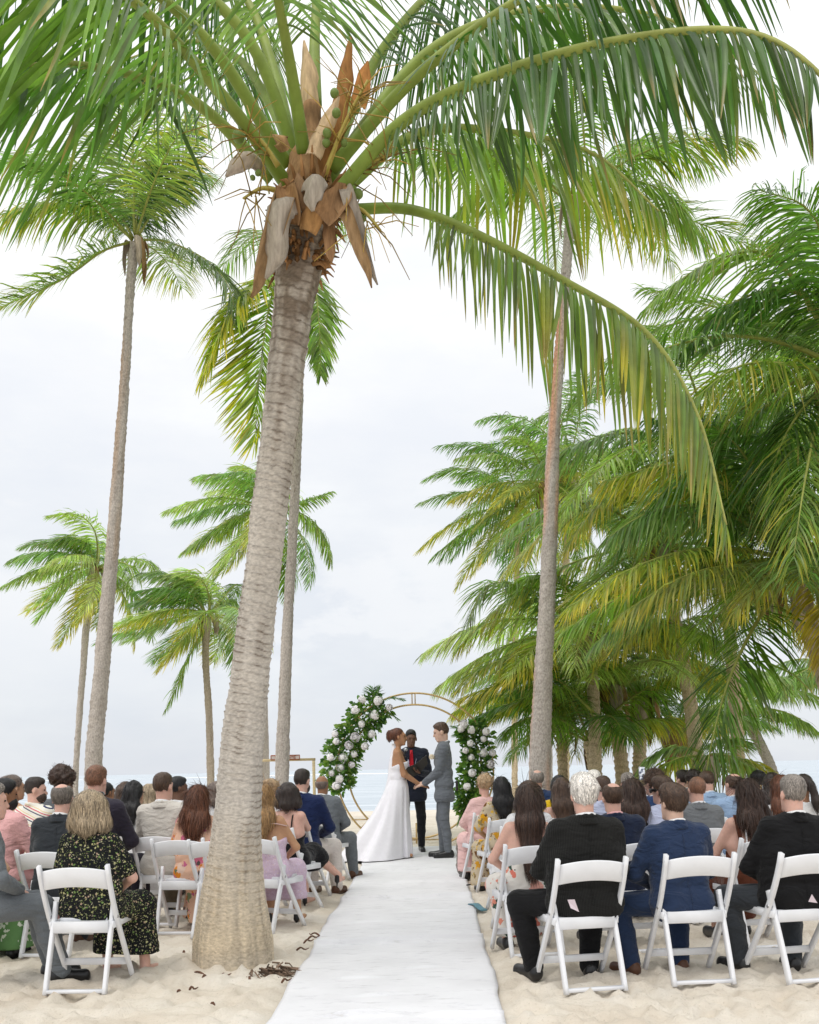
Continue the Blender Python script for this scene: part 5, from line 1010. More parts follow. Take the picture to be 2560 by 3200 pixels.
guest(-110, 2470, 6.75, -14, 'dress', 'tan', 'long', 'brown', 'palmpr', 'palmpr', 'woman at the left edge, only her green leaf print skirt in view', fem=True, sleeve=.4, length=.95, wide=.06)
guest(42, 2419, 9.3, -22, 'dress', 'tan', 'updo', 'taupe', 'plum', 'plum', 'woman with loose light brown updo and bare shoulders, left edge', fem=True, hyaw=-30, back=.42)
guest(103, 2426, 9.0, -28, 'shirt', 'pink', 'crew', 'dark', 'stripe', 'khaki', 'bearded man in a colourful striped shirt looking right', hyaw=-48, beard=(.05, .03, .02), chairlabel='white folding chair of the man in the striped shirt')
guest(203, 2403, 9.4, -15, 'suit', 'brown', 'afro', 'choc', 'mid', 'mid', 'guest with dark spiky curls in grey jacket', hyaw=-15)
guest(284, 2390, 8.1, -10, 'suit', 'pink', 'crew', 'ginger', 'plum', 'plum', 'tall man with cropped ginger brown hair in dark plum suit', hyaw=-6, legs='right', chairlabel='white folding chair of the man in the dark plum suit')
guest(336, 2440, 10.4, -15, 'dress', 'brown', 'pony', 'black', 'white', 'white', 'guest in blue sunglasses half hidden behind the plum suited man', fem=True, hyaw=-30, sleeve=.4)
guest(383, 2440, 10.0, -14, 'dress', 'tan', 'long', 'brown', 'white', 'white', 'woman with long brown hair right of the plum suited man', fem=True, hyaw=-10, sleeve=.5)
guest(425, 2437, 9.3, -14, 'dress', 'tan', 'wavy', 'black', 'white', 'white', 'woman with wavy black hair in white top', fem=True, hyaw=-18, sleeve=.6, chairlabel='white folding chair of the black haired woman in white')
guest(484, 2462, 9.9, -12, 'dress', 'pale', 'long', 'ash', 'white', 'white', 'blonde woman almost hidden behind the cream jacket', fem=True, sleeve=.4)
guest(519, 2412, 8.4, -10, 'suit', 'pink', 'crew', 'brown', 'beige', 'khaki', 'brown haired man in cream linen jacket', hyaw=-14, chairlabel='white folding chair of the man in the cream jacket')
guest(562, 2424, 9.5, -22, 'shirt', 'dark', 'crew', 'black', 'white', 'khaki', 'dark haired guest in sunglasses and white shirt, profile', hyaw=-40)
guest(607, 2449, 7.95, -8, 'dress', 'tan', 'wavy', 'auburn', 'peach', 'peach', 'woman with long auburn hair in peach floral dress', fem=True, hyaw=-6, sleeve=1.5, length=.98, wide=.06, chairlabel='white folding chair of the auburn haired woman in peach', chyaw=-4, chx=-.07, hn=3000, hL=.26, fat=.03)
chair(P(700, 2402, 7.75)[0], 7.75, -14, 'empty looking white chair half hidden by the left of the big trunk')
guest(672, 2447, 10.2, -14, 'dress', 'tan', 'bob', 'taupe', 'white', 'white', 'grey brown haired woman just left of the big trunk', fem=True, sleeve=.5)
guest(700, 2430, 11.2, -14, 'suit', 'brown', 'short', 'black', 'navy', 'navy', 'dark haired guest peeping left of the big trunk')
b, sk = guest(838, 2444, 7.95, -13, 'dress', 'gold', 'long', 'gold', 'lace', 'lace', 'golden haired woman in lilac lace dress beside the big trunk', fem=True, hyaw=2, back=.30, length=.6, wide=.015, legs='norm', chairlabel='white folding chair of the woman in lilac lace', chyaw=-24, shoes='heel', hn=3000, hL=.25, h=.0125, fat=.015)
strap(b, 'net_shawl', [sk['sh'][0] + (-.06, 0, -.05), sk['sh'][0] + (.02, -.075, -.02), sk['nb'] + (0, -.10, -.10), sk['sh'][1] + (-.02, -.075, -.02), sk['sh'][1] + (.06, 0, -.05)], .028, M_['sheer'], 20)
guest(856, 2430, 9.4, -16, 'dress', 'tan', 'updo', 'blond', 'white', 'white', 'blonde woman with pinned up hair behind the golden haired woman', fem=True, hyaw=-20, sleeve=.4)
b, sk = guest(905, 2449, 8.95, -20, 'dress', 'pink', 'bob', 'dark', 'blackd', 'blackd', 'black haired woman in black strappy dress filming with her phone', fem=True, hyaw=8, back=.24, legs='cross', length=.25, reach={'L': (884, 2568, 9.22), 'R': (908, 2556, 9.24)}, hands=True, h=.0095, shoes='heel', chairlabel='white folding chair of the woman filming with her phone', chyaw=-30)
for s in (0, 1): strap(b, 'strap', [sk['hip'] + sk['D'] * .24 + ((-.07, -.10, 0) if s == 0 else (.07, -.10, 0)), sk['sh'][s] + ((.07, -.075, -.03) if s == 0 else (-.07, -.075, -.03)), sk['sh'][s] + ((.065, -.01, .062) if s == 0 else (-.065, -.01, .062))], .006, M_['blackd'])
guest(940, 2401, 9.75, -16, 'suit', 'pink', 'crew', 'dark', 'deep', 'cream', 'bearded man in deep blue jacket and cream trousers by the aisle', hyaw=-10, legs='right', beard=(.03, .02, .015), chairlabel='white folding chair of the man in the deep blue jacket', chyaw=-24, shoes='brown')
guest(1012, 2420, 11.1, -18, 'suit', 'brown', 'bald', 'taupe', 'mid', 'mid', 'bald man in grey suit at the left end of the front row', hyaw=-4, legs='right', chairlabel='white folding chair of the bald man in grey', chyaw=-26, shoes='brown', fat=.02)
# right block
b, sk = guest(1812, 2419, 5.80, 9, 'suit', 'pink', 'thick', 'white', 'pin', 'black', 'white haired man in black pinstripe suit beside the aisle', legs='wide', fat=.05, chairlabel='white folding chair of the white haired man', chyaw=11, h=.0115, hn=3600, chx=-.03)
b, sk = guest(2112, 2449, 5.92, 14, 'suit', 'pale', 'thick', 'brown', 'blue', 'blue', 'young man with thick brown hair in blue suit, back row', legs='wide', chairlabel='white folding chair of the young man in the blue suit', chyaw=5, h=.0115, hyaw=12, lean=.10, shoes='brown', hn=3600, chx=.03, fat=.02)
guest(2468, 2419, 5.90, 9, 'suit', 'pink', 'crew', 'grey', 'black', 'charcoal', 'grey haired man in black suit at the right edge', legs='wide', chairlabel='white folding chair at the right edge under the man in black', chyaw=12, h=.0115, hn=3000, chx=-.02, fat=.05, lean=.05)
guest(1922, 2454, 6.85, 9, 'suit', 'pink', 'balding', 'brown', 'navy', 'navy', 'man with thinning brown hair in navy suit and pink collar', collar='pink', chairlabel='white folding chair of the navy suited man with pink collar', fat=.03, chx=.10)
b, sk = guest(2343, 2446, 6.9, 10, 'dress', 'pink', 'wavy', 'choc', 'rust', 'rust', 'woman with dark wavy hair and gold clip in rust brown open back dress', fem=True, back=.20, hyaw=8, length=.8, chairlabel='white folding chair of the woman in the rust brown dress', hL=.24, hn=3000, h=.012, fat=.02)
for s in (0, 1): strap(b, 'strap', [sk['hip'] + sk['D'] * .20 + ((-.11, -.10, 0) if s == 0 else (.11, -.10, 0)), sk['sh'][s] + ((.02, -.085, -.05) if s == 0 else (-.02, -.085, -.05)), sk['sh'][s] + ((.03, -.01, .068) if s == 0 else (-.03, -.01, .068))], .017, M_['rust'])
strap(b, 'bag_strap', [sk['hip'] + (-.06, -.14, .06), sk['hip'] + sk['D'] * .25 + (-.085, -.13, 0), sk['sh'][0] + (.075, -.08, 0), sk['sh'][0] + (.08, 0, .066)], .006, M_['white'])
mb = MB(); tube(mb, catmull([(.02, -.135, .06), (.035, -.135, .045), (.05, -.13, .06), (.04, -.135, .075)], 10), .006, 6); wear(b, sk, 'hair_clip', mb, GOLD)
guest(1635, 2452, 6.8, 12, 'dress', 'pink', 'thin', 'choc', 'roses', 'roses', 'woman with very long straight brown hair in white rose print dress', fem=True, back=.22, length=.9, wide=.0, hL=.50, chairlabel='white folding chair of the woman in the white rose print dress', chyaw=9, hn=3000, chx=.0, h=.0125, legs='tuck')
guest(1652, 2437, 7.65, 12, 'dress', 'pale', 'bob', 'brown', 'white', 'white', 'woman with light brown hair in front of the long haired woman', fem=True, hyaw=10, sleeve=.5, chx=-.06, chairlabel='white folding chair in the third row by the aisle on the right')
guest(1562, 2430, 9.75, 14, 'dress', 'tan', 'long', 'black', 'sunfl', 'sunfl', 'woman with glossy long black hair in yellow and brown floral dress', fem=True, sleeve=.9, length=.98, wide=.05, hL=.27, chairlabel='white folding chair of the woman in the yellow and brown floral dress', hn=1000)
guest(1510, 2420, 10.7, 16, 'dress', 'pink', 'curly', 'blond', 'rose', 'rose', 'woman with short blonde curls wrapped in pale pink by the aisle', fem=True, sleeve=1.6, fat=.04, chairlabel='white folding chair of the woman in pale pink', hyaw=10, length=.9, wide=.03)
guest(1680, 2402, 11.0, 14, 'suit', 'pink', 'balding', 'grey', 'royal', 'royal', 'grey haired balding man in blue suit, front row right')
guest(1742, 2440, 9.8, 12, 'dress', 'tan', 'long', 'black', 'yellow', 'yellow', 'woman with long black hair in bright yellow dress', fem=True, sleeve=.3, hL=.28, chairlabel='white folding chair of the woman in yellow')
guest(1755, 2466, 8.7, 10, 'dress', 'pink', 'long', 'brown', 'white', 'white', 'bare shouldered woman in white hidden behind the white haired man', fem=True, back=.42)
guest(1842, 2405, 10.6, 12, 'suit', 'pink', 'short', 'white', 'royal', 'royal', 'white haired man in blue suit showing above the white haired man in front', collar='white')
guest(1880, 2452, 8.8, 11, 'shirt', 'pink', 'crew', 'brown', 'lav', 'khaki', 'man in pale lavender shirt between the white and brown haired men')
guest(1970, 2462, 7.9, 10, 'dress', 'tan', 'wavy', 'choc', 'blackd', 'blackd', 'woman with long wavy brown hair beside the navy suit', fem=True, sleeve=.4, hL=.34, hn=1000)
guest(1948, 2440, 10.2, 12, 'suit', 'pink', 'short', 'grey', 'grey', 'grey', 'grey haired man behind the raised phone')
b, sk = guest(2046, 2407, 9.0, 16, 'suit', 'pink', 'curly', 'brown', 'royal', 'royal', 'curly haired man in blue suit holding a phone up high', hyaw=14, reach={'L': (1992, 2470, 9.35)}, hands=True, h=.0095, hn=1200, chairlabel='white folding chair of the man holding a phone up')
PHONE_MAN = (b, sk)
b, sk = guest(2066, 2437, 7.95, 14, 'shirt', 'pink', 'thick', 'brown', 'lav', 'khaki', 'man in dark glasses and pale lavender shirt left of the blue suit', hyaw=26, chairlabel='white folding chair of the man in the lavender shirt and glasses')
mb = MB(); tube(mb, catmull([(-.082, -.01, .005), (-.08, .06, .012), (-.062, .095, .01), (-.03, .108, -.005), (0, .112, .01), (.03, .108, -.005), (.062, .095, .01), (.08, .06, .012), (.082, -.01, .005)], 30), 0, sq=(.004, .014)); wear(b, sk, 'sunglasses', mb, BLACKP)
guest(2140, 2415, 11.2, 14, 'suit', 'pink', 'short', 'dark', 'navy', 'navy', 'dark haired man far in the front row, left of the palm stump', hyaw=20)
guest(2180, 2422, 10.6, 12, 'dress', 'tan', 'curly', 'dark', 'blackd', 'blackd', 'dark curly haired woman in front of the palm stump', fem=True, sleeve=.4)
guest(2174, 2442, 8.0, 11, 'suit', 'pink', 'buzz', 'ginger', 'grey', 'grey', 'man with ginger buzz cut in grey suit', fat=.03, chairlabel='white folding chair of the man with the ginger buzz cut')
guest(2222, 2462, 10.2, 12, 'suit', 'pink', 'short', 'brown', 'sky', 'sky', 'man in light blue jacket hidden behind the ginger buzz cut', hpitch=.3)
guest(2283, 2425, 9.1, 13, 'suit', 'pink', 'balding', 'brown', 'sky', 'sky', 'man with thinning sandy hair in light blue jacket', hyaw=10, chairlabel='white folding chair of the man in the light blue jacket')
guest(2374, 2432, 10.1, 12, 'dress', 'brown', 'updo', 'black', 'white', 'white', 'dark haired woman far behind the gold hair clip', fem=True, sleeve=.4)
guest(2400, 2440, 8.9, 10, 'dress', 'tan', 'long', 'dark', 'white', 'white', 'woman with straight dark hair right of the gold hair clip', fem=True, sleeve=.4, hL=.28)
guest(2425, 2460, 7.9, 10, 'dress', 'pink', 'long', 'auburn', 'white', 'white', 'auburn haired woman beside the grey haired man in black', fem=True, sleeve=.5, hL=.22)
guest(2516, 2420, 8.2, 12, 'dress', 'brown', 'pony', 'dark', 'white', 'white', 'woman with dark braided hair in white top at the right edge', fem=True, hyaw=10, sleeve=.6)
guest(1470, 2450, 11.5, 16, 'dress', 'pink', 'bob', 'grey', 'rose', 'rose', 'woman sitting hidden beyond the woman in pale pink', fem=True, sleeve=.6) if False else None
for (u_, y_, lb) in ((1585, 11.6, 'white folding chair at the aisle end of the right front row'), (1606, 8.55, 'white folding chair by the aisle between the floral dresses on the right')): chair(P(u_, 2402, y_)[0], y_, 14, lb)
# ------------------------------------------------------------------ the couple and the officiant
def standing(fem, arms, h=.009, lean=0.0, hyaw=0., hpitch=0., stance=.09, handdir=None, curl=.6, step=0.0, fat=0.):
    sw = .150 if fem else .185; hip = np.array((0, 0, .95)); D = np.array((0, math.sin(lean), math.cos(lean))); nb = hip + D * .53; sh = hip + D * .455; R = rotm(hyaw, hpitch)
    S = [sh + np.array((-sw, 0, 0)), sh + np.array((sw, 0, 0))]; arm = []
    for s, k in ((-1, 'L'), (1, 'R')): el, wr = ik(S[0] if s < 0 else S[1], arms[k], .30, .265, (s * .5, -.8, -.4)); arm.append((S[0] if s < 0 else S[1], el, wr))
    leg = [(hip + np.array((s * .085, 0, -.03)), np.array((s * (stance + .005), .03 + s * step * .5, .50)), np.array((s * stance, s * step, .09))) for s in (-1, 1)]
    sk = dict(hip=hip, nb=nb, sh=S, H=nb + np.array((0, .025, .145)), R=R, D=D, fem=fem, fat=fat, h=h, arm=arm, leg=leg, toe=[l[2] + np.array((.02 * s, .16, -.055)) for s, l in zip((-1, 1), leg)], stand=True, key=('st', fem, str(arms), lean), curl=curl, handdir=handdir or {})
    sk['body'] = body_mesh(sk, h, True, True); return sk
def put(b, u, vtop, y, yaw, sk):
    htop = sk['H'][2] + .128; a, b_ = ray(u, vtop); g = float(gz(y)) + .012; s = (EYE + b_ * y - g) / htop; b.location = (a * y, y, g); b.rotation_euler = (0, 0, math.radians(yaw)); b.scale = (s,) * 3; return s
YB, YG, YO = 13.45, 13.4, 14.35
def local(u, v, y, bu, bv, by, yaw, ht=1.753):
    a, b_ = ray(bu, bv); g = float(gz(by)) + .012; s = (EYE + b_ * by - g) / ht; w = P(u, v, y) - np.array((a * by, by, g)); r_ = math.radians(yaw)
    return np.array((w[0] * math.cos(r_) + w[1] * math.sin(r_), -w[0] * math.sin(r_) + w[1] * math.cos(r_), w[2])) / s
# groom, facing left
gh = local(1326, 2448, 13.4, 1384, 2258, YG, 90)
sk = standing(False, {'L': gh + (-.045, 0, 0), 'R': gh + (.045, 0, 0)}, hpitch=.22, step=.03, handdir={0: ((.1, .95, -.25), (-.6, 0, .8), (.8, 0, .6)), 1: ((-.1, .95, -.25), (.6, 0, .8), (-.8, 0, .6))})
b = obj('person', sk['body'], None, skin('pale')); put(b, 1384, 2258, YG, 90, sk); finish(b, sk, 'crew', HC['brown'], 'pale', 700, .3, 3)
obj('jacket', jacket(sk), b, M_['groom']); obj('trousers', trousers(sk), b, M_['groom']); obj('shirt_collar', collar_mesh(sk), b, SHIRT)
for i in (0, 1): obj('shoe', shoe_mesh(sk['leg'][i][2], sk['toe'][i]), b, SHOE_BLACK)
mb = MB(); box(mb, (-.16, -.175, .86), (-.08, -.145, .99)); o = obj('microphone_pack', mb.mesh('microphone_pack', False, BLACKP), b); bv = o.modifiers.new('bevel', 'BEVEL'); bv.width = .006
tag(b, 'groom in grey suit standing on the right, holding both her hands', 'person', 'wedding couple and officiant'); GROOM = b
# bride, facing right
bh = local(1312, 2452, 13.42, 1240, 2274, YB, -90)
sk = standing(True, {'L': bh + (-.04, 0, 0), 'R': bh + (.04, 0, 0)}, hpitch=-.04, handdir={0: ((.1, .95, -.2), (-.5, 0, .9), (.9, 0, .5)), 1: ((-.1, .95, -.2), (.5, 0, .9), (-.9, 0, .5))})
b = obj('person', sk['body'], None, skin('warm')); sB = put(b, 1240, 2274, YB, -90, sk); finish(b, sk, 'bun', (.115, .040, .020), 'warm', 800, .3, 4)
obj('bodice', bodice_mesh(sk, .30, 0, .008), b, M_['satin'])
# skirt with train: rings around the body that reach back over the carpet and sand
nz, na = 46, 180; zt = sk['hip'][2] + .10; th = np.linspace(0, 2 * math.pi, na, endpoint=False); V = []
for k in range(nz):
    q = k / (nz - 1); z = zt * (1 - q) + .012 * q; dxy = np.stack([np.cos(th), np.sin(th)], 1)
    tdir = unit(np.array((.55, -1.0))); al = np.clip(dxy @ tdir, 0, 1) ** 2.2; ft = np.clip(dxy @ np.array((0, 1.0)), 0, 1)
    rx = np.interp(q, [0, .10, .2, .5, 1], [.172, .200, .205, .19, .20]); ry = np.interp(q, [0, .10, .2, .5, 1], [.118, .142, .145, .15, .18]); r0 = 1 / np.sqrt((dxy[:, 0] / rx) ** 2 + (dxy[:, 1] / ry) ** 2); r_ = r0 + al * .72 * q ** 1.35
    r_ = r_ * (1 + (.085 * np.abs(np.sin(5.5 * th + q)) - .05 + .04 * np.cos(17 * th + 1 + 3 * q) + .05 * np.cos(7 * th + 2 * q)) * q ** .7) ; flat = np.where(r_ > .62, .0, 0)
    zz = z + .02 * q * vn(np.stack([np.cos(th) * 2, np.sin(th) * 2, q + 0 * th], -1), 3) * (q < .97); V.append(np.stack([dxy[:, 0] * r_, dxy[:, 1] * r_, zz], 1))
V = np.concatenate(V); i = np.arange(nz - 1)[:, None] * na; j = np.arange(na)[None, :]; j2 = (j + 1) % na
o = obj('skirt_with_train', mesh('skirt_with_train', V, np.stack([i + j, i + na + j, i + na + j2, i + j2], -1).reshape(-1, 4)), b, M_['satin'])
# veil falling down the back
mb = MB(); C = catmull([sk['H'] + (0, -.10, -.09), sk['H'] + (0, -.10, -.16), sk['nb'] + (0, -.115, -.2), sk['hip'] + (0, -.14, .15), sk['hip'] + (0, -.19, -.05)], 14); sheet(mb, C, (1, 0, 0), np.linspace(.05, .16, 14), (1, 1, 1), rng, thick=.003, curl=-.9); o = obj('veil', mb.mesh('veil', True), b, M_['satin'])
tag(b, 'bride in strapless white gown with long train, auburn bun, facing the groom', 'person', 'wedding couple and officiant')
# officiant, facing the camera
mic = local(1267, 2372, 14.08, 1284, 2281, YO, 180); fold = local(1312, 2416, 14.16, 1284, 2281, YO, 180)
sk = standing(False, {'R': mic, 'L': fold}, hpitch=.16, hyaw=.15, stance=.12, fat=.02, handdir={0: ((.6, .6, .25), (0, -.2, -1), (-.3, .9, 0)), 1: ((.55, .45, .45), (.3, .9, -.2), (0, .2, 1))}, curl=.85)
b = obj('person', sk['body'], None, skin('dark')); sO = put(b, 1284, 2281, YO, 180, sk); finish(b, sk, 'crew', HC['black'], 'dark', 500, .3, 5)
obj('jacket', jacket(sk), b, M_['offi']); obj('trousers', trousers(sk), b, M_['offt']); obj('shirt_collar', collar_mesh(sk), b, M_['lav'])
def chest(name, pts, mat, th=.004):
    mb = MB(); n = len(pts); V = [(x, y, z) for (x, y, z) in pts] + [(x, y - th * 4, z) for (x, y, z) in pts]; mb.add(V, [(i, (i + 1) % n, (i + 1) % n + n, i + n) for i in range(n)], [(0, i, i + 1) for i in range(1, n - 1)] + [(n, n + i + 1, n + i) for i in range(1, n - 1)]); return obj(name, mb.mesh(name, False), b, mat)
nb = sk['nb']; hp = sk['hip']
chest('shirt_front', [(-.075, .075, nb[2] - .02), (.075, .075, nb[2] - .02), (.07, .128, nb[2] - .16), (.018, .150, nb[2] - .37), (-.018, .150, nb[2] - .37), (-.07, .128, nb[2] - .16)], M_['lav'])
RED = cloth('red_silk', (.50, .015, .03), rough=.5, fold=.1)
chest('tie', [(-.018, .098, nb[2] - .02), (.018, .098, nb[2] - .02), (.022, .14, nb[2] - .09), (.036, .162, nb[2] - .34), (0, .166, nb[2] - .39), (-.036, .162, nb[2] - .34), (-.022, .14, nb[2] - .09)], RED)
for i in (0, 1): obj('shoe', shoe_mesh(sk['leg'][i][2], sk['toe'][i]), b, SHOE_BLACK)
tag(b, 'officiant in dark suit and red tie speaking into a microphone between the couple', 'person', 'wedding couple and officiant')
def from_local(b_, p): r_ = b_.rotation_euler[2]; s = b_.scale[0]; p = np.asarray(p) * s; return np.array((p[0] * math.cos(r_) - p[1] * math.sin(r_), p[0] * math.sin(r_) + p[1] * math.cos(r_), p[2])) + np.array(b_.location)
hr = from_local(b, sk['arm'][1][2]) + np.array((-.015, -.07, .05)); mt = P(1268, 2344, 14.02)
mr = empty('microphone', tuple(hr)); dv = mt - hr; mb = MB(); tube(mb, [dv * -.55, dv * .1, dv * .6, dv * .78], [.010, .012, .016, .019], 12); obj('handle', mb.mesh('handle', True, BLACKP), mr)
mb = MB(); a = np.linspace(-1.4, 1.57, 9); tube(mb, [dv * .78 + unit(dv) * (.024 + .026 * math.sin(q)) for q in a], [.026 * math.cos(q) + .002 for q in a], 14); obj('grille', mb.mesh('grille', True, pm('steel_mesh', (.45, .47, .50), rough=.35, metal=.7, scale=300, var=.4, bs=.8)), mr); tag(mr, 'hand microphone with silver ball grille held by the officiant', 'microphone')
fr_ = empty('folder', tuple(P(1304, 2400, 14.1))); FOLD = pm('black_board', (.022, .021, .018), rough=.4, var=.1, spec=.5); org = np.array(fr_.location)
for nm, qd in (('cover', [(1262, 2403, 14.02), (1297, 2388, 14.10), (1312, 2418, 14.12), (1276, 2434, 14.04)]), ('cover', [(1297, 2388, 14.10), (1332, 2360, 14.02), (1338, 2386, 14.04), (1312, 2418, 14.12)])):
    q = np.array([P(*c) for c in qd]) - org; nrm = unit(np.cross(q[1] - q[0], q[3] - q[0])); mb = MB(); V = np.concatenate([q, q + np.array((0, .012, 0))]); mb.add(V, [(0, 1, 2, 3), (7, 6, 5, 4), (0, 4, 5, 1), (1, 5, 6, 2), (2, 6, 7, 3), (3, 7, 4, 0)]); c_ = obj('cover', mb.mesh('cover', False, FOLD), fr_)
    mb = MB(); q2 = (q - q.mean(0)) * .97 + q.mean(0); q2[:2] += (q[:2] - q2[:2]) * 1.35; V = np.concatenate([q2 + np.array((0, .0135, 0)), q2 + np.array((0, .018, 0))]); mb.add(V, [(0, 1, 2, 3), (7, 6, 5, 4), (0, 4, 5, 1), (1, 5, 6, 2), (2, 6, 7, 3), (3, 7, 4, 0)]); obj('pages', mb.mesh('pages', False, SHIRT), fr_)
tag(fr_, 'open black folder the officiant reads from', 'folder')

# ------------------------------------------------------------------ the moon arch
YA = 15.7; AC = P(1297.5, 2411, YA); RO = 245 / F * YA; RI = 209 / F * YA; g0 = float(gz(YA))
ar = empty('wedding_arch', (AC[0], YA, g0)); cz = AC[2] - g0
for nm, rr_ in (('outer_ring', RO), ('inner_ring', RI)):
    mb = MB(); a = np.linspace(0, 2 * math.pi, 97); tube(mb, np.stack([np.cos(a) * rr_, 0 * a, cz + np.sin(a) * rr_], 1), .015, 8, cap=False); obj(nm, mb.mesh(nm, True, GOLD), ar)
for d in (90, 225, 270, 315, 0, 180, 45, 135):
    a = math.radians(d); mb = MB(); c_, s_ = math.cos(a), math.sin(a); w_ = .013 if d != 90 else .022
    if d == 90:
        for dx in (-.024, .024): tube(mb, [(dx, 0, cz + RI), (dx, 0, cz + RO)], .009, 6)
    else: tube(mb, [(c_ * RI, 0, cz + s_ * RI), (c_ * RO, 0, cz + s_ * RO)], .009, 6)
    obj('rung', mb.mesh('rung', True, GOLD), ar)
hb = cz - RO * .77
for x0 in (-1.02, 0, .74):
    mb = MB(); tube(mb, [(x0, .0, -.05), (x0, .0, hb if x0 else .33)], .013, 6); obj('stand_post', mb.mesh('stand_post', True, GOLD), ar)
mb = MB(); tube(mb, [(-1.02, .02, .06), (.74, .02, .06)], .010, 6); obj('stand_rail', mb.mesh('stand_rail', True, GOLD), ar)
mb = MB(); tube(mb, [(-1.02, .02, .40), (-.72, .02, .40)], .010, 6); obj('stand_rail', mb.mesh('stand_rail', True, GOLD), ar)
tag(ar, 'round gold double ring wedding arch on the beach', 'arch')
# garlands: leaves as one mass, each white bloom a part
def bloom_mesh(seed):
    r = np.random.default_rng(seed); mb = MB(); V_, Q_ = sdf([('e', np.zeros(3), np.array((.86, .86, .86)), None, .01)], .22); mb.add(V_, Q_)  # white core ball, added under the petals to brighten the dark gaps
    for ring, (n, el, rad, sz) in enumerate(((4, 1.25, .45, .55), (6, .85, .75, .62), (8, .35, .95, .62), (9, -.15, 1.0, .55))):
        for k in range(n):
            a = k * 2 * math.pi / n + ring * .5 + r.normal(0, .12); e = el + r.normal(0, .1); d = np.array((math.cos(a) * math.cos(e), math.sin(a) * math.cos(e), math.sin(e))); t_ = np.array((-math.sin(a), math.cos(a), 0)); up = np.cross(d, t_)
            V = []
            for i in range(3):
                for j in range(3):
                    x_, y_ = (j - 1) * sz * (1 if i < 2 else .7), (i - .6) * sz; V.append(d * (rad * (1 - .25 * (x_ ** 2)) + (.12 if i == 2 else 0)) + t_ * x_ + up * y_ + r.normal(0, .03, 3))
            mb.add(V, [(i * 3 + j, i * 3 + j + 1, i * 3 + j + 4, i * 3 + j + 3) for i in range(2) for j in range(2)])
    return mb.mesh('bloom', True, PETAL)
PETAL = pm('white_petal', (.95, .93, .95), rough=.7, var=.08, scale=20, spec=.2); BL = [bloom_mesh(k) for k in range(4)]
def garland(label, path, nl, seed, blooms, fan):
    r = np.random.default_rng(seed); base = np.array((AC[0], YA, g0)); root = empty('flower_garland', tuple(base)); C = catmull([P(u, v, YA) - base for (u, v, w) in path], 60); W = np.interp(np.linspace(0, 1, 60), np.linspace(0, 1, len(path)), [w for (_, _, w) in path]) / F * YA
    i = r.integers(0, 60, nl); rad = np.sqrt(r.random(nl)) * W[i]; a = r.random(nl) * 6.28; T = unit(np.gradient(C, axis=0))[i]; A_ = unit(np.cross(T, (0, 1.0, 0))); B_ = np.array((0, -1.0, 0))
    p = C[i] + A_ * (np.cos(a) * rad)[:, None] + B_ * (np.sin(a) * rad * .75)[:, None] + r.normal(0, .02, (nl, 3)); d = unit(A_ * np.cos(a)[:, None] + B_ * (np.sin(a))[:, None] + r.normal(0, .55, (nl, 3)) + np.array((0, -.2, .1)))
    s = r.uniform(.05, .115, nl); w_ = unit(np.cross(d, r.normal(0, 1, (nl, 3)))); n_ = np.cross(d, w_); q = [0, .35, .7, 1]; hw = np.array([.05, .30, .26, .02])
    pts = p[:, None, :] + d[:, None, :] * (np.array(q)[None, :, None] * s[:, None, None]) - np.array((0, 0, 1.0)) * (np.array(q) ** 2)[None, :, None] * .02
    V = np.stack([pts - w_[:, None] * hw[None, :, None] * s[:, None, None], pts + n_[:, None] * .04 * s[:, None, None], pts + w_[:, None] * hw[None, :, None] * s[:, None, None]], 2)
    depth = .8 + .4 * r.random((nl, 1)); c = np.array(((.11, .24, .05), (.17, .30, .06), (.07, .16, .045), (.24, .34, .09)))[r.integers(0, 4, nl)] * depth
    tag(obj('foliage', leaf_mesh('foliage', V, np.repeat(np.repeat(c[:, None, None, :], 4, 1), 3, 2), GLEAF), root), kind='stuff')
    for cp in fan:
        Cc = catmull([P(u, v, y) - base for (u, v, y) in cp], 12); add_frond(root, Cc, .20, .008, 26, .006, seed + len(root.children), droop=.2, petiole=.05, segs=3, col=(.08, .17, .05), lift=.1)
    for (u, v, dpx) in blooms:
        o = obj('bloom', BL[int(r.integers(4))], root); sc_ = dpx / 2 / F * YA * .78; o.scale = (sc_,) * 3; o.location = P(u, v, YA - .17 - .06 * r.random()) - base; o.rotation_euler = (math.pi / 2 + r.normal(0, .35), r.normal(0, .4), r.random() * 6.28)
    tag(root, label, 'garland', 'garlands on the wedding arch'); return root
Z3 = lambda x, y: (960 + x * .371, 2130 + y * .371)
gl = [(*Z3(310, 900), 34), (*Z3(255, 740), 54), (*Z3(300, 590), 54), (*Z3(380, 460), 52), (*Z3(450, 340), 50), (*Z3(540, 240), 52), (*Z3(640, 190), 38)]
bl = [(605, 160, 80), (690, 220, 60), (560, 285, 85), (465, 360, 62), (405, 470, 80), (540, 445, 66), (350, 540, 72), (490, 545, 62), (240, 500, 60), (300, 640, 80), (400, 610, 60), (285, 720, 72), (210, 770, 50), (280, 820, 74), (250, 880, 72), (470, 150, 70), (400, 240, 74), (240, 440, 60), (190, 640, 66), (380, 700, 55)]
garland('leafy garland with white blooms up the left side of the arch', gl, 1900, 5, [(*Z3(x, y), d * .40) for x, y, d in bl], [[(*Z3(620, 170), 15.6), (*Z3(700, 140), 15.6), (*Z3(810, 150), 15.6)], [(*Z3(560, 180), 15.6), (*Z3(555, 110), 15.6), (*Z3(560, 60), 15.6)], [(*Z3(640, 230), 15.6), (*Z3(700, 270), 15.6), (*Z3(760, 310), 15.6)], [(*Z3(590, 150), 15.6), (*Z3(600, 100), 15.6), (*Z3(610, 60), 15.6)]])
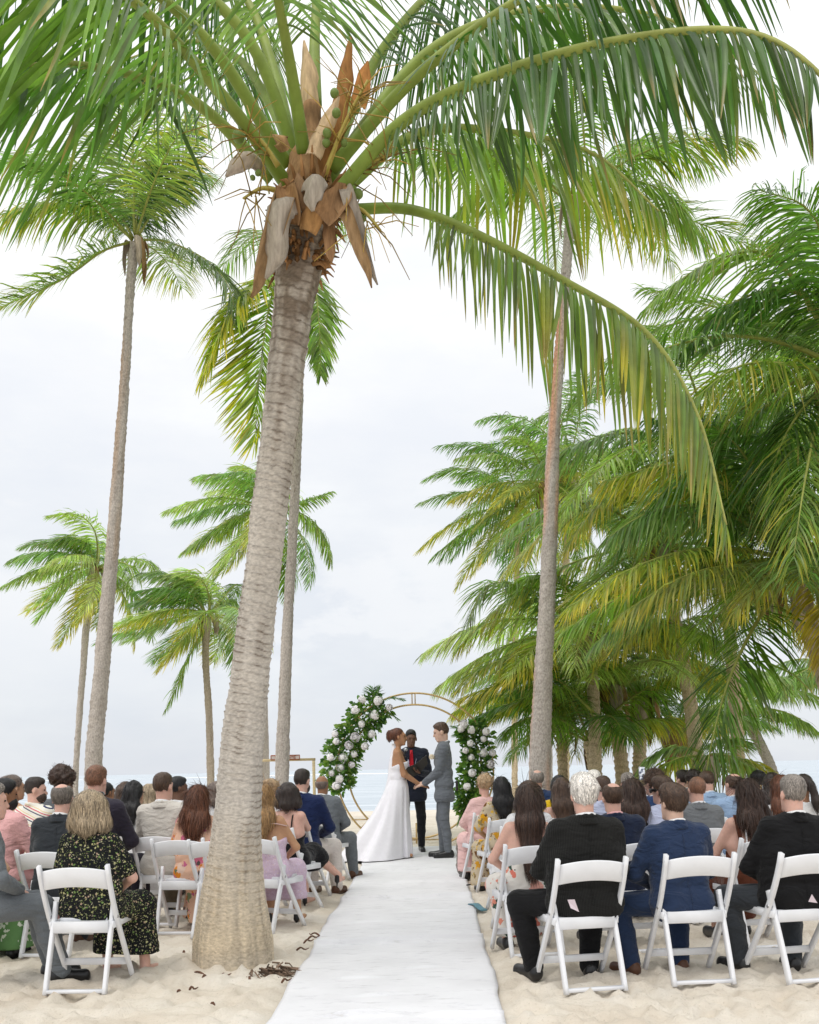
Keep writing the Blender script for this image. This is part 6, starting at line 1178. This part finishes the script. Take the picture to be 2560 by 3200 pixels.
gr_ = [(*Z3(1320, 1110), 16), (*Z3(1340, 980), 30), (*Z3(1385, 850), 42), (*Z3(1430, 700), 50), (*Z3(1440, 560), 50), (*Z3(1400, 430), 46), (*Z3(1360, 350), 36)]
br = [(1320, 365, 75), (1390, 405, 72), (1500, 420, 70), (1370, 520, 62), (1480, 600, 76), (1565, 600, 62), (1540, 695, 72), (1385, 770, 70), (1490, 790, 80), (1380, 640, 55), (1350, 890, 66), (1490, 480, 55), (1330, 580, 55), (1300, 400, 60)]
garland('leafy garland with white blooms down the right side of the arch', gr_, 1900, 6, [(*Z3(x, y), d * .40) for x, y, d in br], [[(*Z3(1320, 1050), 15.6), (*Z3(1300, 1120), 15.6), (*Z3(1270, 1200), 15.6)], [(*Z3(1340, 400), 15.6), (*Z3(1290, 390), 15.6), (*Z3(1240, 380), 15.6)], [(*Z3(1340, 470), 15.6), (*Z3(1290, 460), 15.6), (*Z3(1250, 455), 15.6)], [(*Z3(1330, 1000), 15.6), (*Z3(1300, 1010), 15.6), (*Z3(1255, 1030), 15.6)]])
# buttonhole on the groom
q = P(1367, 2349, 13.15); o = obj('boutonniere', BL[1], GROOM); PETC = pm('cream_petal', (.75, .66, .50), rough=.7, var=.1); o.material_slots[0].link = 'OBJECT'; o.material_slots[0].material = PETC
o.matrix_local = Matrix.Translation((-.11, .155, 1.30)) @ Matrix.Scale(.032, 4)

# ------------------------------------------------------------------ welcome frame by the water
YW = 17.0; w0, w1 = P(720, 2402, YW)[0], P(981, 2402, YW)[0]; gw = float(gz(YW)); wt = P(900, 2379, YW)[2] - gw; root = empty('wooden_gateway', ((w0 + w1) / 2, YW, gw)); hx = (w1 - w0) / 2
for s in (-1, 1):
    mb = MB(); tube(mb, [(s * hx, 0, -.1), (s * hx, 0, wt)], 0, sq=(.024, .024)); obj('post', mb.mesh('post', True, WOOD), root)
mb = MB(); tube(mb, [(-hx - .03, 0, wt + .024), (hx + .03, 0, wt + .024)], 0, sq=(.024, .022)); obj('top_bar', mb.mesh('top_bar', True, WOOD), root)
sg = empty('welcome_sign', tuple(P(892, 2367, YW - .05))); mb = MB(); box(mb, (-.245, -.006, -.033), (.245, .006, .033)); obj('board', mb.mesh('board', False, pm('pale_board', (.60, .52, .50), rough=.8, var=.1)), sg)
RUST = pm('rust_paint', (.34, .10, .045), rough=.8, var=.2)
mb = MB()
for (a_, b__) in (((-.245, .036), (.245, .036)), ((-.245, -.036), (.245, -.036)), ((-.245, -.036), (-.245, .036)), ((.245, -.036), (.245, .036))): tube(mb, [(a_[0], -.004, a_[1]), (b__[0], -.004, b__[1])], 0, sq=(.006, .008))
obj('border', mb.mesh('border', True, RUST), sg)
fc = bpy.data.curves.new('lettering', 'FONT'); fc.body = 'WELCOME'; fc.size = .074; fc.align_x = 'CENTER'; fc.align_y = 'CENTER'; fc.extrude = .002; fo = bpy.data.objects.new('tmp', fc); COL.objects.link(fo)
bpy.context.view_layer.update(); lm = bpy.data.meshes.new_from_object(fo.evaluated_get(bpy.context.evaluated_depsgraph_get())); bpy.data.objects.remove(fo); lm.name = 'lettering'; lm.materials.clear(); lm.materials.append(RUST)
lo = obj('lettering', lm, sg); lo.rotation_euler = (math.pi / 2, 0, 0); lo.location = (0, -.0095, 0)
tag(root, 'pale wooden gateway by the water behind the slim palm', 'gateway'); tag(sg, 'small rust lettered board standing on the wooden gateway', 'sign')

# ------------------------------------------------------------------ small things
def phone(loc, rz, w, hgt, case, label, tilt=0.):
    r = empty('phone', tuple(loc)); r.rotation_euler = (tilt, 0, rz); mb = MB(); tube(mb, [(0, 0, -hgt / 2), (0, 0, hgt / 2)], 0, sq=(w / 2, .0045)); obj('case', mb.mesh('case', True, case), r)
    m_, t_, b_, o_ = newmat('screen'); c_ = coords(t_, (1, 1, 1)); n_ = N(t_, 'ShaderNodeTexNoise', i_Scale=40.0, i_Detail=2.0); t_.links.new(c_, n_.inputs['Vector']); rp_ = ramp(t_, [(.40, (.03, .04, .10)), (.5, (.5, .55, .62)), (.6, (.8, .82, .86))]); t_.links.new(n_.outputs[0], rp_.inputs[0])
    t_.links.new(rp_.outputs[0], b_.inputs['Base Color']); t_.links.new(rp_.outputs[0], b_.inputs['Emission Color']); b_.inputs['Emission Strength'].default_value = .35; b_.inputs['Roughness'].default_value = .1
    mb = MB(); box(mb, (-w * .44, -.0065, -hgt * .46), (w * .44, -.0048, hgt * .46)); obj('screen', mb.mesh('screen', False, m_), r); tag(r, label, 'phone'); return r
CORAL = pm('coral_case', (.55, .10, .08), rough=.4, var=.05); STEEL = pm('silver_case', (.5, .5, .52), rough=.3, metal=.6, var=.05)
phone(P(887, 2512, 9.22), -.25, .078, .155, CORAL, 'phone in a coral case showing the couple on its screen')
phone(P(2006, 2417, 9.28), .2, .060, .125, STEEL, 'silver phone held high by the curly haired man')
def slip(cp, y, label, mat, name='paper'):
    p = np.array([P(u, v, yy_) for (u, v, yy_) in cp]); o0 = p.mean(0); r = p - o0; mb = MB(); n = len(p); V = np.concatenate([r, r + np.array((0, .004, 0))]); mb.add(V, [(i, (i + 1) % n, (i + 1) % n + n, i + n) for i in range(n)], [(0, i + 1, i) for i in range(1, n - 1)] + [(n, n + i, n + i + 1) for i in range(1, n - 1)]); o = obj(name, mb.mesh(name, False, mat)); o.location = o0; tag(o, label, 'paper'); return o
PAPER = pm('lilac_paper', (.70, .60, .66), rough=.8, var=.05)
slip([(1774, 2812, 5.50), (1796, 2811, 5.50), (1810, 2850, 5.52), (1784, 2838, 5.50)], 5.5, 'lilac folded paper showing behind the white haired man', PAPER)
slip([(2538, 2795, 5.58), (2555, 2822, 5.60), (2527, 2818, 5.58)], 5.5, 'lilac folded paper behind the man in black at the right edge', PAPER)
# teal ribbon on the sand, dark stick, grey bag, red cushion
c0 = G(1472, 2832); c1 = G(1514, 2852); mb = MB(); tube(mb, catmull([np.zeros(3) + (0, 0, .02), (c1 - c0) * .4 + (0, .04, .035), (c1 - c0) * .7 + (0, -.03, .025), (c1 - c0) + (0, 0, .02)], 16), 0, sq=(.030, .006)); o = obj('teal_ribbon', mb.mesh('teal_ribbon', True, M_['teal'])); o.location = c0; tag(o, 'teal cloth ribbon lying on the sand by the carpet edge', 'ribbon')
c0 = G(1458, 2772); mb = MB(); tube(mb, [(0, 0, .02), (.08, .01, .03), (.17, .03, .02)], [.008, .007, .006], 6); o = obj('umbrella_tip', mb.mesh('umbrella_tip', True, BLACKP)); o.location = c0; o.name = 'dark_stick'; tag(o, 'thin dark stick on the sand under the aisle chairs', 'stick')
gb = G(1452, 2735); V, Q = sdf([('c', np.array((0, 0, .10)), np.array((-.03, 0, .32)), .085, .06, .03), ('c', np.array((.03, 0, .06)), np.array((.02, 0, .2)), .07, .07, .03)], .014); V = V + unit(V - V.mean(0)) * (.03 * vn(V, 40) + .02 * vn(V, 18))[:, None]
o = obj('fur_bag', mesh('fur_bag', V, Q, True, None, pm('grey_fur', (.22, .19, .17), rough=.95, var=.6, scale=60, bs=1, bd=.01))); o.location = gb; tag(o, 'shaggy grey bag beside the first chair of the right front row', 'bag')
# twigs and dry scraps
TW = pm('dry_twig', (.13, .065, .04), rough=.9, var=.4, scale=20)
r = np.random.default_rng(77); tw = [(620, 3052, .12), (780, 3068, .10), (590, 3030, .08), (700, 3058, .07), (975, 2938, .10), (960, 2950, .12), (985, 2928, .09), (940, 2975, .06), (890, 3075, .08), (560, 3110, .03), (665, 3150, .03), (575, 2985, .05), (600, 3100, .03), (640, 3062, .05)]
for (u_, v_, l_) in tw:
    mb = MB(); a = r.random() * 3.1; d = np.array((math.cos(a), math.sin(a) * .6, 0)); tube(mb, catmull([-d * l_ / 2, np.array((0, 0, .02)), d * l_ / 2 + (0, 0, .004), d * l_ * .8 + (.01, .02, .01)], 8), [.006, .008, .007, .006, .006, .005, .004, .002], 5); o = obj('twig', mb.mesh('twig', True, TW)); o.location = G(u_, v_) + (0, 0, .012)
    tag(o, 'dry brown twig beside the edge of the white carpet' if u_ > 920 else 'dry brown twig on the sand near the big palm foot', 'twig', 'twigs by the carpet' if u_ > 920 else 'twigs by the palm foot')
